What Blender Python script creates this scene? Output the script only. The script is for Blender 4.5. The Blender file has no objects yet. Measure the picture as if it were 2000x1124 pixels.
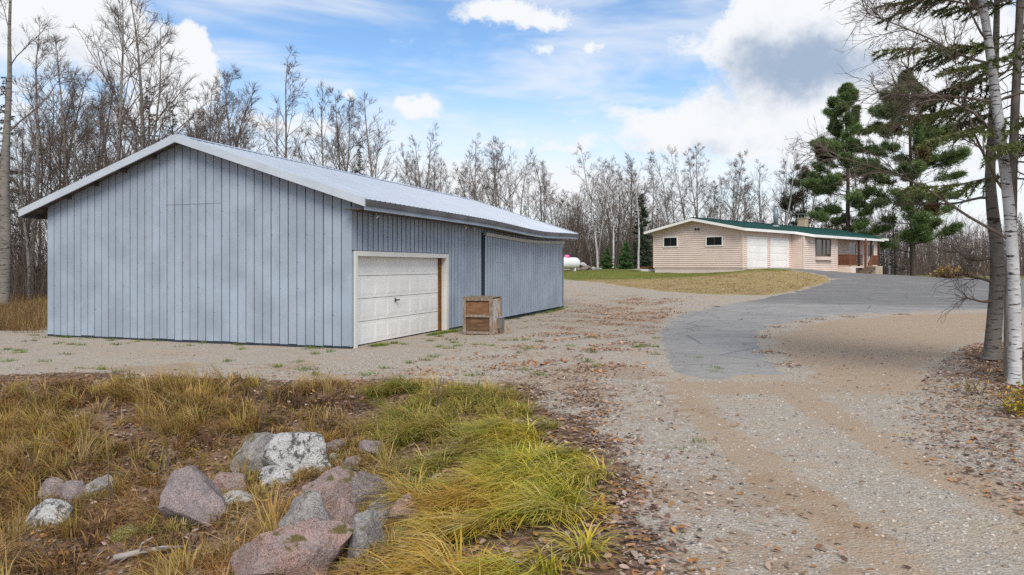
import bpy, bmesh, math, random
import numpy as np
from mathutils import Vector, Matrix, noise as mnoise
from mathutils.geometry import delaunay_2d_cdt

# ------------------------------------------------------------------ camera, world, sun, exposure
F, CX, HY, HC = 1450.0, 1000.0, 520.0, 1.87     # focal (px of a 2000 px wide photo), centre column, horizon row, eye height
sc = bpy.context.scene
C = sc.collection
cd = bpy.data.cameras.new('camera'); cam = bpy.data.objects.new('camera', cd); C.objects.link(cam)
cam.location = (0, 0, HC); cam.rotation_euler = (math.radians(90), 0, 0)
cd.sensor_width = 36.0; cd.lens = 36.0 * F / 2000.0
cd.shift_y = -(562.0 - HY) / 2000.0
cd.clip_end = 3000; cd.clip_start = 0.1
sc.camera = cam
sc.view_settings.view_transform = 'Standard'; sc.view_settings.look = 'None'
sc.view_settings.gamma = 1.0; sc.view_settings.use_curve_mapping = False
sc.view_settings.exposure = 0.62
sc.cycles.max_bounces = 5; sc.cycles.diffuse_bounces = 3; sc.cycles.glossy_bounces = 2
sc.cycles.transparent_max_bounces = 4; sc.cycles.use_denoising = False
sc.cycles.sample_clamp_indirect = 4.0

SUN_EL, SUN_AZ = 44.0, 171.0        # degrees; azimuth clockwise from +Y (behind the camera)
sd = bpy.data.lights.new('sun', 'SUN'); sun = bpy.data.objects.new('sun', sd); C.objects.link(sun)
sd.energy = 2.1; sd.angle = math.radians(30); sd.color = (1.0, 0.93, 0.83)
sdir = Vector((math.sin(math.radians(SUN_AZ)) * math.cos(math.radians(SUN_EL)), math.cos(math.radians(SUN_AZ)) * math.cos(math.radians(SUN_EL)), math.sin(math.radians(SUN_EL))))
sun.rotation_euler = sdir.to_track_quat('Z', 'Y').to_euler()
sun.location = (0, -5, 30)

world = bpy.data.worlds.new('World'); sc.world = world; world.use_nodes = True

class NT:
    """small helper for building node trees"""
    def __init__(s, tree):
        s.t = tree; s.n = tree.nodes; s.l = tree.links
    def node(s, typ, **kw):
        n = s.n.new(typ)
        for k, v in kw.items(): setattr(n, k, v)
        return n
    def put(s, sock, v):
        if v is None: return
        if isinstance(v, bpy.types.NodeSocket): s.l.new(v, sock)
        else:
            try: sock.default_value = v
            except Exception: sock.default_value = (v[0], v[1], v[2], 1.0)
    def math(s, op, a, b=None, c=None, clamp=False):
        n = s.node('ShaderNodeMath', operation=op); n.use_clamp = clamp
        s.put(n.inputs[0], a); s.put(n.inputs[1], b); s.put(n.inputs[2], c)
        return n.outputs[0]
    def mix(s, f, a, b, blend='MIX'):
        n = s.node('ShaderNodeMix', data_type='RGBA', blend_type=blend)
        s.put(n.inputs[0], f)
        for k, v in ((6, a), (7, b)):
            if isinstance(v, bpy.types.NodeSocket): s.l.new(v, n.inputs[k])
            else: n.inputs[k].default_value = (v[0], v[1], v[2], 1)
        return n.outputs[2]
    def noise(s, vec, scale, detail=4, rough=0.55, dist=0.0, out=0):
        n = s.node('ShaderNodeTexNoise'); s.put(n.inputs['Vector'], vec)
        n.inputs['Scale'].default_value = scale; n.inputs['Detail'].default_value = detail
        n.inputs['Roughness'].default_value = rough; n.inputs['Distortion'].default_value = dist
        return n.outputs[out]
    def voro(s, vec, scale, out='Color', feature='F1', rnd=1.0):
        n = s.node('ShaderNodeTexVoronoi', feature=feature); s.put(n.inputs['Vector'], vec)
        n.inputs['Scale'].default_value = scale; n.inputs['Randomness'].default_value = rnd
        return n.outputs[out]
    def ramp(s, f, *stops):
        n = s.node('ShaderNodeValToRGB'); e = n.color_ramp.elements
        while len(e) < len(stops): e.new(0.5)
        for el, (p, c) in zip(e, stops):
            el.position = p; el.color = (c, c, c, 1) if isinstance(c, (int, float)) else (c[0], c[1], c[2], 1)
        s.put(n.inputs[0], f)
        return n.outputs[0]
    def step(s, f, a, b):
        n = s.node('ShaderNodeMapRange', interpolation_type='SMOOTHSTEP')
        s.put(n.inputs[0], f); s.put(n.inputs[1], a); s.put(n.inputs[2], b)
        return n.outputs[0]
    def scale(s, vec, sx, sy, sz):
        n = s.node('ShaderNodeMapping'); s.put(n.inputs[0], vec); n.inputs['Scale'].default_value = (sx, sy, sz)
        return n.outputs[0]

def build_sky():
    T = NT(world.node_tree); T.n.clear()
    out = T.node('ShaderNodeOutputWorld'); bg = T.node('ShaderNodeBackground')
    T.l.new(bg.outputs[0], out.inputs[0])
    sky = T.node('ShaderNodeTexSky', sky_type='NISHITA'); sky.sun_disc = False
    sky.sun_elevation = math.radians(SUN_EL); sky.sun_rotation = math.radians(SUN_AZ)
    sky.air_density = 1.0; sky.dust_density = 0.4; sky.ozone_density = 2.5
    tc = T.node('ShaderNodeTexCoord'); d = tc.outputs['Generated']
    sep = T.node('ShaderNodeSeparateXYZ'); T.l.new(d, sep.inputs[0])
    x, y, z = sep.outputs
    def vm(op, a, b=None, c=None, out=0):
        n = T.node('ShaderNodeVectorMath', operation=op)
        for k, q in enumerate((a, b, c)):
            if q is not None: T.put(n.inputs[k], q)
        return n.outputs[out]
    azr = T.math('ARCTAN2', x, y)
    cmb = T.node('ShaderNodeCombineXYZ'); T.l.new(azr, cmb.inputs[0]); T.l.new(T.math('ARCSINE', z), cmb.inputs[1])
    warp = T.noise(d, 16.0, 5, 0.62, out=1)
    p = vm('MULTIPLY_ADD', vm('SUBTRACT', warp, (.5, .5, .5)), (0.085, 0.06, 0.0), cmb.outputs[0])
    def blobs(lst):
        acc = 0.0
        for (u, v, ru, rv, w) in lst:
            a0 = math.atan((u - CX) / F); e0 = math.atan((HY - v) / math.hypot(F, u - CX)); k = math.cos(a0)
            sx, sy = F / (ru * k), F / (rv * k)
            q = vm('MULTIPLY_ADD', p, (sx, sy, 0), (-a0 * sx, -e0 * sy, 0))
            acc = T.math('MULTIPLY_ADD', T.math('POWER', 0.5, vm('DOT_PRODUCT', q, q, out=1)), w, acc)
        return acc
    cov = blobs([(30, 40, 190, 75, 1.0), (225, 30, 60, 50, .8), (376, 100, 30, 34, .95), (345, 160, 60, 60, .8), (412, 150, 26, 36, .7), (150, 230, 220, 70, .5),
                 (690, 183, 20, 12, .6), (812, 214, 55, 22, .85), (765, 76, 36, 13, .36), (960, 12, 70, 24, .75), (1080, 34, 85, 18, .6),
                 (1057, 94, 32, 15, .75), (1148, 97, 20, 16, .6), (1330, 90, 100, 40, .45), (1490, 60, 50, 70, .8), (1590, 80, 130, 95, 1.1), (1780, 100, 110, 90, .8),
                 (1430, 250, 240, 36, .75), (1640, 250, 240, 75, .7), (1250, 210, 120, 24, .4), (1060, 290, 130, 22, .5), (740, 270, 170, 30, .48), (540, 250, 90, 30, .35), (1090, 196, 45, 6, .42), (1970, 230, 120, 230, .5)])
    # the rest of the sky dome carries the same kind of broken cloud
    gen = T.step(T.noise(T.scale(d, 1, 1, 2.2), 2.3, 3, 0.55), 0.45, 0.62)
    outside = T.math('MAXIMUM', T.step(T.math('ABSOLUTE', azr), 0.62, 0.85), T.step(z, 0.36, 0.5))
    cov = T.math('MULTIPLY_ADD', T.math('MULTIPLY', gen, outside), 0.9, cov)
    fb = T.noise(T.scale(d, 1, 1, 1.7), 15.0, 8, 0.66, 0.0)
    dens = T.step(T.math('MULTIPLY_ADD', fb, 1.15, T.math('SUBTRACT', cov, 0.575)), 0.24, 0.70)
    streak = T.noise(T.scale(d, 1, 1, 4.5), 3.4, 4, 0.6, 0.4)
    thin = T.math('MULTIPLY', T.step(streak, 0.36, 0.70), 0.72)
    low = T.math('MULTIPLY', T.step(z, 0.265, 0.09), T.math('MULTIPLY_ADD', streak, 1.6, 0.08), clamp=True)
    dens = T.math('MAXIMUM', dens, T.math('MAXIMUM', thin, low))
    gb = blobs([(1520, 130, 90, 60, 1.25), (1640, 130, 80, 40, .6), (120, 110, 120, 40, .6), (1400, 290, 260, 20, .4)])
    gn = T.noise(d, 11.0, 7, 0.64)
    grey = T.step(T.math('MULTIPLY_ADD', gn, 1.9, T.math('ADD', gb, T.math('MULTIPLY_ADD', outside, 0.3, -1.0))), 0.1, 1.25)
    K = SKY_CLOUD
    cl = T.mix(grey, (0.95 * K, 0.97 * K, 1.0 * K), (0.40 * K, 0.50 * K, 0.66 * K))
    hs = T.node('ShaderNodeHueSaturation'); hs.inputs['Saturation'].default_value = 1.1; hs.inputs['Value'].default_value = SKY_BLUE
    T.l.new(sky.outputs[0], hs.inputs['Color'])
    col = T.mix(dens, hs.outputs[0], cl)
    T.l.new(col, bg.inputs[0]); bg.inputs[1].default_value = 0.13
    world.cycles.sampling_method = 'NONE'
SKY_CLOUD, SKY_BLUE = 4.9, 0.88
build_sky()

# ------------------------------------------------------------------ helpers
rnd = random.Random(7)
RG = np.random.default_rng(11)
def smooth(a, b, x):
    t = np.clip((x - a) / (b - a), 0, 1); return t * t * (3 - 2 * t)

class MB:
    def __init__(s): s.v = []; s.f = []
    def poly(s, pts):
        n = len(s.v); s.v += [tuple(p) for p in pts]; s.f.append(tuple(range(n, n + len(pts)))); return s
    def hexa(s, b, t):                     # four bottom points, four top points, both counter-clockwise from above
        n = len(s.v); s.v += [tuple(p) for p in b] + [tuple(p) for p in t]
        s.f += [(n+3, n+2, n+1, n), (n+4, n+5, n+6, n+7)] + [(n+i, n+(i+1) % 4, n+4+(i+1) % 4, n+4+i) for i in range(4)]
        return s
    def box(s, x0, x1, y0, y1, z0, z1):
        return s.hexa([(x0, y0, z0), (x1, y0, z0), (x1, y1, z0), (x0, y1, z0)], [(x0, y0, z1), (x1, y0, z1), (x1, y1, z1), (x0, y1, z1)])
    def bar(s, a, b, w, h):                # a beam from a to b, w wide, h high
        a, b = Vector(a), Vector(b); d = (b - a).normalized()
        up = Vector((0, 0, 1)) if abs(d.z) < 0.95 else Vector((1, 0, 0))
        r = d.cross(up).normalized() * (w / 2); u = r.cross(d).normalized() * (h / 2)
        return s.hexa([a - r - u, a + r - u, b + r - u, b - r - u], [a - r + u, a + r + u, b + r + u, b - r + u])
    def tube(s, pts, rad, k=8, cap=True):
        n0 = len(s.v); pts = [Vector(p) for p in pts]; N = len(pts)
        for i, p in enumerate(pts):
            d = (pts[min(i + 1, N - 1)] - pts[max(i - 1, 0)]).normalized()
            up = Vector((0, 0, 1)) if abs(d.z) < 0.9 else Vector((1, 0, 0))
            r = d.cross(up).normalized(); u = r.cross(d)
            q = rad[i] if hasattr(rad, '__len__') else rad
            for j in range(k):
                a = 2 * math.pi * j / k
                s.v.append(tuple(p + (r * math.cos(a) + u * math.sin(a)) * q))
        for i in range(N - 1):
            for j in range(k):
                a, b = n0 + i * k + j, n0 + i * k + (j + 1) % k
                s.f.append((a, b, b + k, a + k))
        if cap:
            s.f.append(tuple(range(n0 + k - 1, n0 - 1, -1))); s.f.append(tuple(range(n0 + (N - 1) * k, n0 + N * k)))
        return s
    def mesh(s, name, mat, bevel=0.0, smooth_shade=False):
        me = bpy.data.meshes.new(name); me.from_pydata(s.v, [], s.f)
        if mat: me.materials.append(mat)
        if bevel:
            bm = bmesh.new(); bm.from_mesh(me)
            bmesh.ops.recalc_face_normals(bm, faces=bm.faces)
            bmesh.ops.bevel(bm, geom=bm.edges[:], offset=bevel, segments=1, affect='EDGES', clamp_overlap=True)
            bm.to_mesh(me); bm.free()
        if smooth_shade: me.polygons.foreach_set('use_smooth', [True] * len(me.polygons))
        me.update(); return me
    def build(s, name, mat, parent=None, bevel=0.0, smooth_shade=False):
        return obj(name, s.mesh(name, mat, bevel, smooth_shade), parent)

def obj(name, me, parent=None):
    o = bpy.data.objects.new(name, me); C.objects.link(o)
    if parent is not None: o.parent = parent
    return o
def empty(name, loc, rz=0.0, label=None, cat=None, group=None):
    o = bpy.data.objects.new(name, None); C.objects.link(o); o.location = loc; o.rotation_euler = (0, 0, rz)
    o.empty_display_size = 0.2
    return tag(o, label, cat, group)
def tag(o, label=None, cat=None, group=None, kind=None):
    if label: o['label'] = label
    if cat: o['category'] = cat
    if group: o['group'] = group
    if kind: o['kind'] = kind
    return o
def np_mesh(name, V, Fc, mat, cols=None, smooth_shade=False):
    """V (n,3); Fc (m,3) or (m,4) int; cols (n,3) optional point colour"""
    me = bpy.data.meshes.new(name); V = np.asarray(V, np.float32); Fc = np.asarray(Fc, np.int32)
    k = Fc.shape[1]
    me.vertices.add(len(V)); me.vertices.foreach_set('co', V.ravel())
    me.loops.add(Fc.size); me.loops.foreach_set('vertex_index', Fc.ravel())
    me.polygons.add(len(Fc)); me.polygons.foreach_set('loop_start', np.arange(0, Fc.size, k, dtype=np.int32))
    if smooth_shade: me.polygons.foreach_set('use_smooth', np.ones(len(Fc), bool))
    if cols is not None:
        a = me.color_attributes.new('col', 'FLOAT_COLOR', 'POINT')
        c4 = np.ones((len(V), 4), np.float32); c4[:, :3] = cols; a.data.foreach_set('color', c4.ravel())
    if mat: me.materials.append(mat)
    me.update(calc_edges=True); me.validate(); return me
def add_float(me, name, arr):
    a = me.attributes.new(name, 'FLOAT', 'POINT'); a.data.foreach_set('value', np.asarray(arr, np.float32))

# ------------------------------------------------------------------ materials
def principled(name, rough=0.7, spec=0.3, metal=0.0):
    m = bpy.data.materials.new(name); m.use_nodes = True
    T = NT(m.node_tree); p = T.n['Principled BSDF']
    p.inputs['Roughness'].default_value = rough; p.inputs['Metallic'].default_value = metal
    p.inputs['Specular IOR Level'].default_value = spec
    return m, T, p
def bump(T, p, h, strength=0.3, dist=0.01):
    b = T.node('ShaderNodeBump'); b.inputs['Strength'].default_value = strength; b.inputs['Distance'].default_value = dist
    T.put(b.inputs['Height'], h); T.l.new(b.outputs[0], p.inputs['Normal'])
def objco(T): return T.node('ShaderNodeTexCoord').outputs['Object']
def worldco(T): return T.node('ShaderNodeNewGeometry').outputs['Position']
def orand(T): return T.node('ShaderNodeObjectInfo').outputs['Random']

def paint(name, col, rough=0.5, var=0.12, dirt=None, dirt_amt=0.35, streak=True, metal=0.0, spec=0.35, per_obj=0.06):
    """painted sheet or board: base colour, cloudy wear, vertical streaks, a small shade difference from piece to piece"""
    m, T, p = principled(name, rough, spec, metal)
    co = worldco(T)
    n1 = T.noise(co, 1.1, 5, 0.6)
    n2 = T.noise(T.scale(co, 9, 9, 0.7) if streak else co, 1.5 if streak else 7, 5, 0.65)
    lo = tuple(c * (1 - var) for c in col); hi = tuple(min(1, c * (1 + var)) for c in col)
    c = T.mix(T.step(n1, 0.3, 0.7), lo, hi)
    d = dirt or tuple(c_ * 0.55 for c_ in col)
    c = T.mix(T.math('MULTIPLY', T.step(n2, 0.55, 0.85), dirt_amt), c, d)
    c = T.mix(T.math('MULTIPLY', orand(T), per_obj * 2), c, tuple(c_ * 0.6 for c_ in col))
    T.l.new(c, p.inputs['Base Color'])
    T.l.new(T.math('ADD', T.math('MULTIPLY', n2, 0.25), rough - 0.12), p.inputs['Roughness'])
    bump(T, p, T.noise(co, 60, 3, 0.6), 0.08, 0.004)
    return m
def attr_leaf(name, rough=0.6, trans=0.3, var=0.25):
    """thin leaf or blade: colour from the piece, some light passing through"""
    m = bpy.data.materials.new(name); m.use_nodes = True; T = NT(m.node_tree); T.n.clear()
    o = T.node('ShaderNodeOutputMaterial'); a = T.node('ShaderNodeVertexColor', layer_name='col')
    d = T.node('ShaderNodeBsdfPrincipled'); d.inputs['Roughness'].default_value = rough; d.inputs['Specular IOR Level'].default_value = 0.25
    t = T.node('ShaderNodeBsdfTranslucent'); mx = T.node('ShaderNodeMixShader'); mx.inputs[0].default_value = trans
    nz = T.noise(worldco(T), 14, 3)
    c = T.mix(T.math('MULTIPLY', T.step(nz, 0.4, 0.8), var), a.outputs[0], (0.03, 0.022, 0.012))
    T.l.new(c, d.inputs['Base Color']); T.l.new(c, t.inputs[0])
    T.l.new(d.outputs[0], mx.inputs[1]); T.l.new(t.outputs[0], mx.inputs[2]); T.l.new(mx.outputs[0], o.inputs[0])
    return m
def bark(name, base, dark, kind='plain'):
    m, T, p = principled(name, 0.85, 0.15)
    co = objco(T)
    if kind == 'birch':
        n = T.noise(T.scale(co, 4, 4, 22), 1.0, 5, 0.6)
        k = T.step(n, 0.55, 0.61)
        n2 = T.noise(co, 2.2, 5, 0.6)
        c = T.mix(T.step(n2, 0.35, 0.7), base, tuple(b * 0.72 for b in base))
        c = T.mix(k, c, dark)
        c = T.mix(T.step(T.noise(co, 3.5, 3), 0.66, 0.72), c, dark)
    else:
        n = T.noise(T.scale(co, 14, 14, 3), 1.2, 5, 0.65)
        c = T.mix(T.step(n, 0.3, 0.7), dark, base)
    c = T.mix(T.math('MULTIPLY', orand(T), 0.35), c, dark)
    T.l.new(c, p.inputs['Base Color'])
    bump(T, p, n, 0.5, 0.02)
    return m
def wood(name, base, dark, scale=(2, 2, 25), rough=0.8):
    m, T, p = principled(name, rough, 0.2); co = objco(T)
    n = T.noise(T.scale(co, *scale), 1.6, 6, 0.6, 0.6)
    c = T.mix(T.step(n, 0.3, 0.72), dark, base)
    c = T.mix(T.math('MULTIPLY', T.step(T.noise(co, 4, 4), 0.5, 0.75), 0.5), c, tuple(d * 0.8 for d in dark))
    T.l.new(c, p.inputs['Base Color']); bump(T, p, n, 0.3, 0.006)
    return m
def rock_mat(name, a, b, speck, lichen=None, lich_amt=0.0, moss=0.0):
    m, T, p = principled(name, 0.9, 0.2); co = worldco(T)
    c = T.mix(T.step(T.noise(co, 5, 6, 0.6), 0.35, 0.65), a, b)
    s = T.voro(co, 110, 'Color'); sv = T.node('ShaderNodeSeparateColor'); T.l.new(s, sv.inputs[0])
    c = T.mix(T.math('MULTIPLY', T.step(sv.outputs[0], 0.55, 0.9), 0.55), c, speck)
    c = T.mix(T.math('MULTIPLY', T.step(sv.outputs[1], 0.7, 1.0), 0.4), c, (0.6, 0.55, 0.52))
    vein = T.step(T.noise(T.scale(co, 3, 8, 5), 1.5, 5, 0.7, 1.0), 0.6, 0.7)
    c = T.mix(T.math('MULTIPLY', vein, 0.35), c, tuple(x * 0.35 for x in a))
    if lichen: c = T.mix(T.math('MULTIPLY', T.step(T.math('ADD', T.noise(co, 8, 9, 0.75), T.math('MULTIPLY', T.math('SUBTRACT', T.noise(co, 38, 6, 0.7), .5), .35)), 0.51, 0.58), lich_amt), c, lichen)
    if moss:
        nz = T.node('ShaderNodeSeparateXYZ'); T.l.new(T.node('ShaderNodeNewGeometry').outputs['Normal'], nz.inputs[0])
        f = T.math('MULTIPLY', T.step(T.noise(co, 6, 6, 0.6), 0.52, 0.62), T.step(nz.outputs[2], 0.45, 0.8))
        c = T.mix(T.math('MULTIPLY', f, moss), c, (0.12, 0.105, 0.025))
    T.l.new(c, p.inputs['Base Color'])
    h = T.math('ADD', T.noise(co, 16, 8, 0.68), T.math('MULTIPLY', T.noise(co, 70, 4, 0.6), 0.4))
    bump(T, p, h, 0.9, 0.05)
    return m
def plain(name, col, rough=0.6, metal=0.0, spec=0.3, var=0.15, sc_=6):
    m, T, p = principled(name, rough, spec, metal); co = objco(T)
    c = T.mix(T.noise(co, sc_, 5, 0.6), tuple(x * (1 - var) for x in col), tuple(min(1, x * (1 + var)) for x in col))
    T.l.new(c, p.inputs['Base Color'])
    return m

M = {}
M['blue'] = paint('blue_grey_steel', (0.298, 0.352, 0.42), 0.5, 0.13, (0.15, 0.25, 0.34), 0.42)
M['blue_side'] = M['blue']
M['bluegap'] = plain('groove_shade_and_sill', (0.03, 0.037, 0.05), 0.9)  # near-black colour paints shade into panel grooves and door gap; also colours the sill
M['trim'] = paint('pale_steel_trim', (0.50, 0.55, 0.60), 0.4, 0.08, (0.33, 0.37, 0.40), 0.3, False, 0.2)
M['gutter'] = paint('dirty_drip_edge', (0.105, 0.105, 0.11), 0.7, 0.25, (0.045, 0.043, 0.04), 0.8)
M['soffit'] = wood('soffit_wood', (0.16, 0.13, 0.10), (0.06, 0.05, 0.04))
M['white'] = paint('white_paint', (0.80, 0.79, 0.755), 0.45, 0.05, (0.55, 0.52, 0.42), 0.3, True, per_obj=0.03)
M['cream'] = paint('cream_frame', (0.66, 0.65, 0.60), 0.55, 0.06, (0.42, 0.37, 0.27), 0.35)
M['rustwood'] = wood('brown_jamb', (0.24, 0.10, 0.025), (0.10, 0.04, 0.012))
M['black'] = plain('black_metal', (0.015, 0.015, 0.016), 0.45)
M['track'] = paint('aluminium_track', (0.42, 0.41, 0.37), 0.45, 0.1, (0.2, 0.19, 0.17), 0.5, False, 0.5)
M['screw'] = plain('screw_steel', (0.17, 0.20, 0.24), 0.5, 0.3)
M['oldwood'] = wood('grey_weathered_wood', (0.33, 0.27, 0.215), (0.15, 0.115, 0.09), (9, 9, 3))
M['ply'] = wood('orange_plywood', (0.28, 0.15, 0.075), (0.12, 0.062, 0.034), (3, 3, 16))
M['plyd'] = wood('dark_plywood', (0.20, 0.115, 0.06), (0.08, 0.045, 0.028), (3, 3, 16))
M['greybox'] = paint('grey_metal_box', (0.16, 0.145, 0.13), 0.6, 0.15, (0.08, 0.06, 0.045), 0.5, False)
def mk_osb():
    m, T, p = principled('peeling_strand_board', 0.85, 0.2); co = objco(T)
    v = T.voro(T.scale(co, 1, 2.2, 1), 26, 'Color'); s = T.node('ShaderNodeSeparateColor'); T.l.new(v, s.inputs[0])
    strand = T.mix(s.outputs[0], (0.22, 0.09, 0.03), (0.62, 0.50, 0.33))
    k = T.step(T.noise(co, 3.0, 5, 0.6), 0.42, 0.52)
    T.l.new(T.mix(k, (0.47, 0.46, 0.46), strand), p.inputs['Base Color'])
    bump(T, p, s.outputs[0], 0.5, 0.01)
    return m
M['osb'] = mk_osb()
def mk_roofmetal():
    m, T, p = principled('bright_ribbed_steel', 0.3, 0.5, 0.7); co = objco(T)
    n = T.noise(T.scale(co, 0.5, 3, 0.5), 1.6, 5, 0.6)
    T.l.new(T.mix(n, (0.50, 0.54, 0.60), (0.68, 0.72, 0.77)), p.inputs['Base Color'])
    T.l.new(T.math('ADD', T.math('MULTIPLY', T.noise(T.scale(co, .6, 5, 1), 2, 5), 0.3), 0.12), p.inputs['Roughness'])
    return m
M['roofmetal'] = mk_roofmetal()
M['siding'] = paint('peach_lap_siding', (0.68, 0.555, 0.48), 0.6, 0.05, (0.45, 0.33, 0.25), 0.25, True, per_obj=0.0)
M['peachtrim'] = paint('peach_trim', (0.69, 0.575, 0.49), 0.6, 0.05, (0.45, 0.34, 0.26), 0.25)
M['found'] = paint('painted_block', (0.66, 0.56, 0.50), 0.8, 0.08, (0.38, 0.31, 0.26), 0.55)
def mk_green():
    m, T, p = principled('green_shingle', 0.75, 0.2); co = objco(T)
    n = T.noise(co, 14, 5, 0.7); n1 = T.noise(T.scale(co, .4, 1, 1), .8, 4)
    c = T.mix(n, (0.006, 0.040, 0.034), (0.016, 0.085, 0.070))
    c = T.mix(T.math('MULTIPLY', T.step(n1, .4, .8), .4), c, (0.03, 0.10, 0.09))
    T.l.new(c, p.inputs['Base Color']); bump(T, p, n, 0.4, 0.01)
    return m
M['green'] = mk_green()
M['brown'] = wood('brown_stained_wood', (0.235, 0.10, 0.055), (0.12, 0.05, 0.028), (9, 9, 2))
M['browngrey'] = wood('grey_brown_frame', (0.17, 0.13, 0.10), (0.09, 0.065, 0.05))
M['dbrown'] = wood('dark_brown_post', (0.10, 0.045, 0.028), (0.05, 0.024, 0.016), (9, 9, 2))
M['step'] = wood('weathered_step', (0.27, 0.205, 0.15), (0.14, 0.10, 0.075), (9, 9, 9))
M['concrete'] = paint('tan_concrete', (0.42, 0.35, 0.26), 0.9, 0.15, (0.24, 0.19, 0.13), 0.5)
def mk_glass():
    m, T, p = principled('dark_window_glass', 0.04, 0.6); p.inputs['Base Color'].default_value = (0.012, 0.015, 0.018, 1)
    n = T.noise(objco(T), 1.2, 2); bump(T, p, n, 0.04, 0.02)
    return m
M['glass'] = mk_glass()
M['curtain'] = plain('pale_curtain', (0.5, 0.55, 0.6), 0.8)
M['flue'] = paint('blue_grey_flue', (0.20, 0.27, 0.31), 0.5, 0.15, (0.1, 0.13, 0.15), 0.4, True, 0.4)
M['galv'] = plain('galvanised', (0.45, 0.47, 0.48), 0.45, 0.6)
M['chim'] = paint('tan_block_chimney', (0.44, 0.36, 0.24), 0.9, 0.15, (0.26, 0.2, 0.13), 0.5)
M['tank'] = paint('white_tank_paint', (0.78, 0.79, 0.80), 0.4, 0.03, (0.6, 0.58, 0.52), 0.2)
M['pink'] = plain('pink_dome', (0.72, 0.16, 0.34), 0.5)
M['birch'] = bark('birch_bark', (0.60, 0.60, 0.60), (0.055, 0.05, 0.048), 'birch')
M['oldbirch'] = bark('old_birch_bark', (0.165, 0.148, 0.13), (0.042, 0.036, 0.031), 'birch')
M['aspen'] = bark('aspen_bark', (0.285, 0.265, 0.235), (0.075, 0.062, 0.052), 'birch')
M['grey'] = bark('grey_bark', (0.15, 0.125, 0.105), (0.055, 0.045, 0.038))
M['twig'] = bark('brown_twig', (0.175, 0.138, 0.116), (0.105, 0.082, 0.068))
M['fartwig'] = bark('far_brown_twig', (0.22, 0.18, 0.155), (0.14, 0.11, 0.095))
M['ptwig'] = bark('pale_birch_limb', (0.48, 0.46, 0.44), (0.16, 0.13, 0.115), 'birch')
M['pinebark'] = bark('pine_bark', (0.15, 0.122, 0.10), (0.06, 0.048, 0.04))
M['firbark'] = bark('fir_bark', (0.25, 0.225, 0.20), (0.11, 0.095, 0.085))
M['needle'] = attr_leaf('pine_needles', 0.55, 0.2, 0.1)
M['blade'] = attr_leaf('grass_blade', 0.6, 0.35, 0.15)
M['leaf'] = attr_leaf('fallen_leaf', 0.75, 0.12, 0.15)
M['pebble'] = attr_leaf('pebble_stone', 0.85, 0.0, 0.1)
M['r_white'] = rock_mat('lichen_white_granite', (0.50, 0.50, 0.49), (0.62, 0.62, 0.61), (0.12, 0.11, 0.10), (0.045, 0.042, 0.036), 0.85)
M['r_pink'] = rock_mat('pink_granite', (0.42, 0.265, 0.225), (0.30, 0.225, 0.21), (0.08, 0.055, 0.055), (0.42, 0.38, 0.36), 0.35, 0.9)
M['r_pgrey'] = rock_mat('pink_grey_granite', (0.27, 0.225, 0.225), (0.36, 0.285, 0.275), (0.10, 0.08, 0.085), (0.16, 0.145, 0.15), 0.5, 0.4)
M['r_grey'] = rock_mat('grey_granite', (0.31, 0.29, 0.275), (0.23, 0.21, 0.20), (0.07, 0.065, 0.06), (0.47, 0.47, 0.45), 0.5, 0.8)
M['r_purple'] = rock_mat('purplish_granite', (0.20, 0.155, 0.155), (0.27, 0.225, 0.225), (0.06, 0.05, 0.05), (0.36, 0.35, 0.34), 0.3, 0.3)
M['r_moss'] = rock_mat('mossy_stone', (0.15, 0.125, 0.03), (0.20, 0.17, 0.03), (0.08, 0.07, 0.02), (0.3, 0.26, 0.05), 0.4, 0.5)

# ------------------------------------------------------------------ terrain
HP = np.array([   # ground heights, metres: x, y, z
    (-13, 20, 0), (-3.6, 16.7, 0), (2.3, 33.5, 0), (-8, 14, 0), (0, 13, 0), (4, 12, 0), (4, 5, 0), (8, 8, 0.05), (1, 24, 0), (5, 24, .05), (-20, 20, 0.05), (-30, 32, .3), (-12, 40, .2),
    (4, 0, 0), (10, 0, .1), (10, 14, .1), (12, 20, .05), (16, 25, .1), (20, 31, .15), (14, 11, .3), (25, 15, .4),
    (16.6, 50.9, 1.62), (18.2, 52.6, 1.70), (20.4, 55, 1.70), (23.5, 57.2, 1.52), (27, 61, 1.38), (34, 68, 1.10), (9.6, 57.2, 1.40), (10.8, 57, 1.36), (13.5, 53.6, 1.30), (15.5, 51.6, 1.45),
    (7.5, 39, .42), (11, 42, .55), (14, 38, .45), (18, 44, .75), (24, 48, .85), (30, 55, .9), (40, 66, .75), (36, 50, .55), (30, 38, .35), (26, 32, .2),
    (0, 62, 1.40), (5, 61, 1.43), (-20, 62, 1.0), (50, 90, .8), (20, 90, 1.3), (-30, 90, 1.0), (0, 110, 1.2), (60, 60, .6), (60, 30, .4), (-50, 50, .6), (-50, 10, .2), (60, 0, .3), (80, 120, .8), (-80, 120, .9)], float)
def _tps(r2): return np.where(r2 > 0, r2 * np.log(np.maximum(r2, 1e-12)), 0.0)
_P = HP[:, :2] / 20.0
_n = len(_P)
_A = np.zeros((_n + 3, _n + 3))
_A[:_n, :_n] = _tps(((_P[:, None] - _P[None]) ** 2).sum(-1)) + np.eye(_n) * 0.004
_A[:_n, _n] = 1; _A[:_n, _n + 1:] = _P; _A[_n, :_n] = 1; _A[_n + 1:, :_n] = _P.T
_W = np.linalg.solve(_A, np.concatenate([HP[:, 2], np.zeros(3)]))
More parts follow.
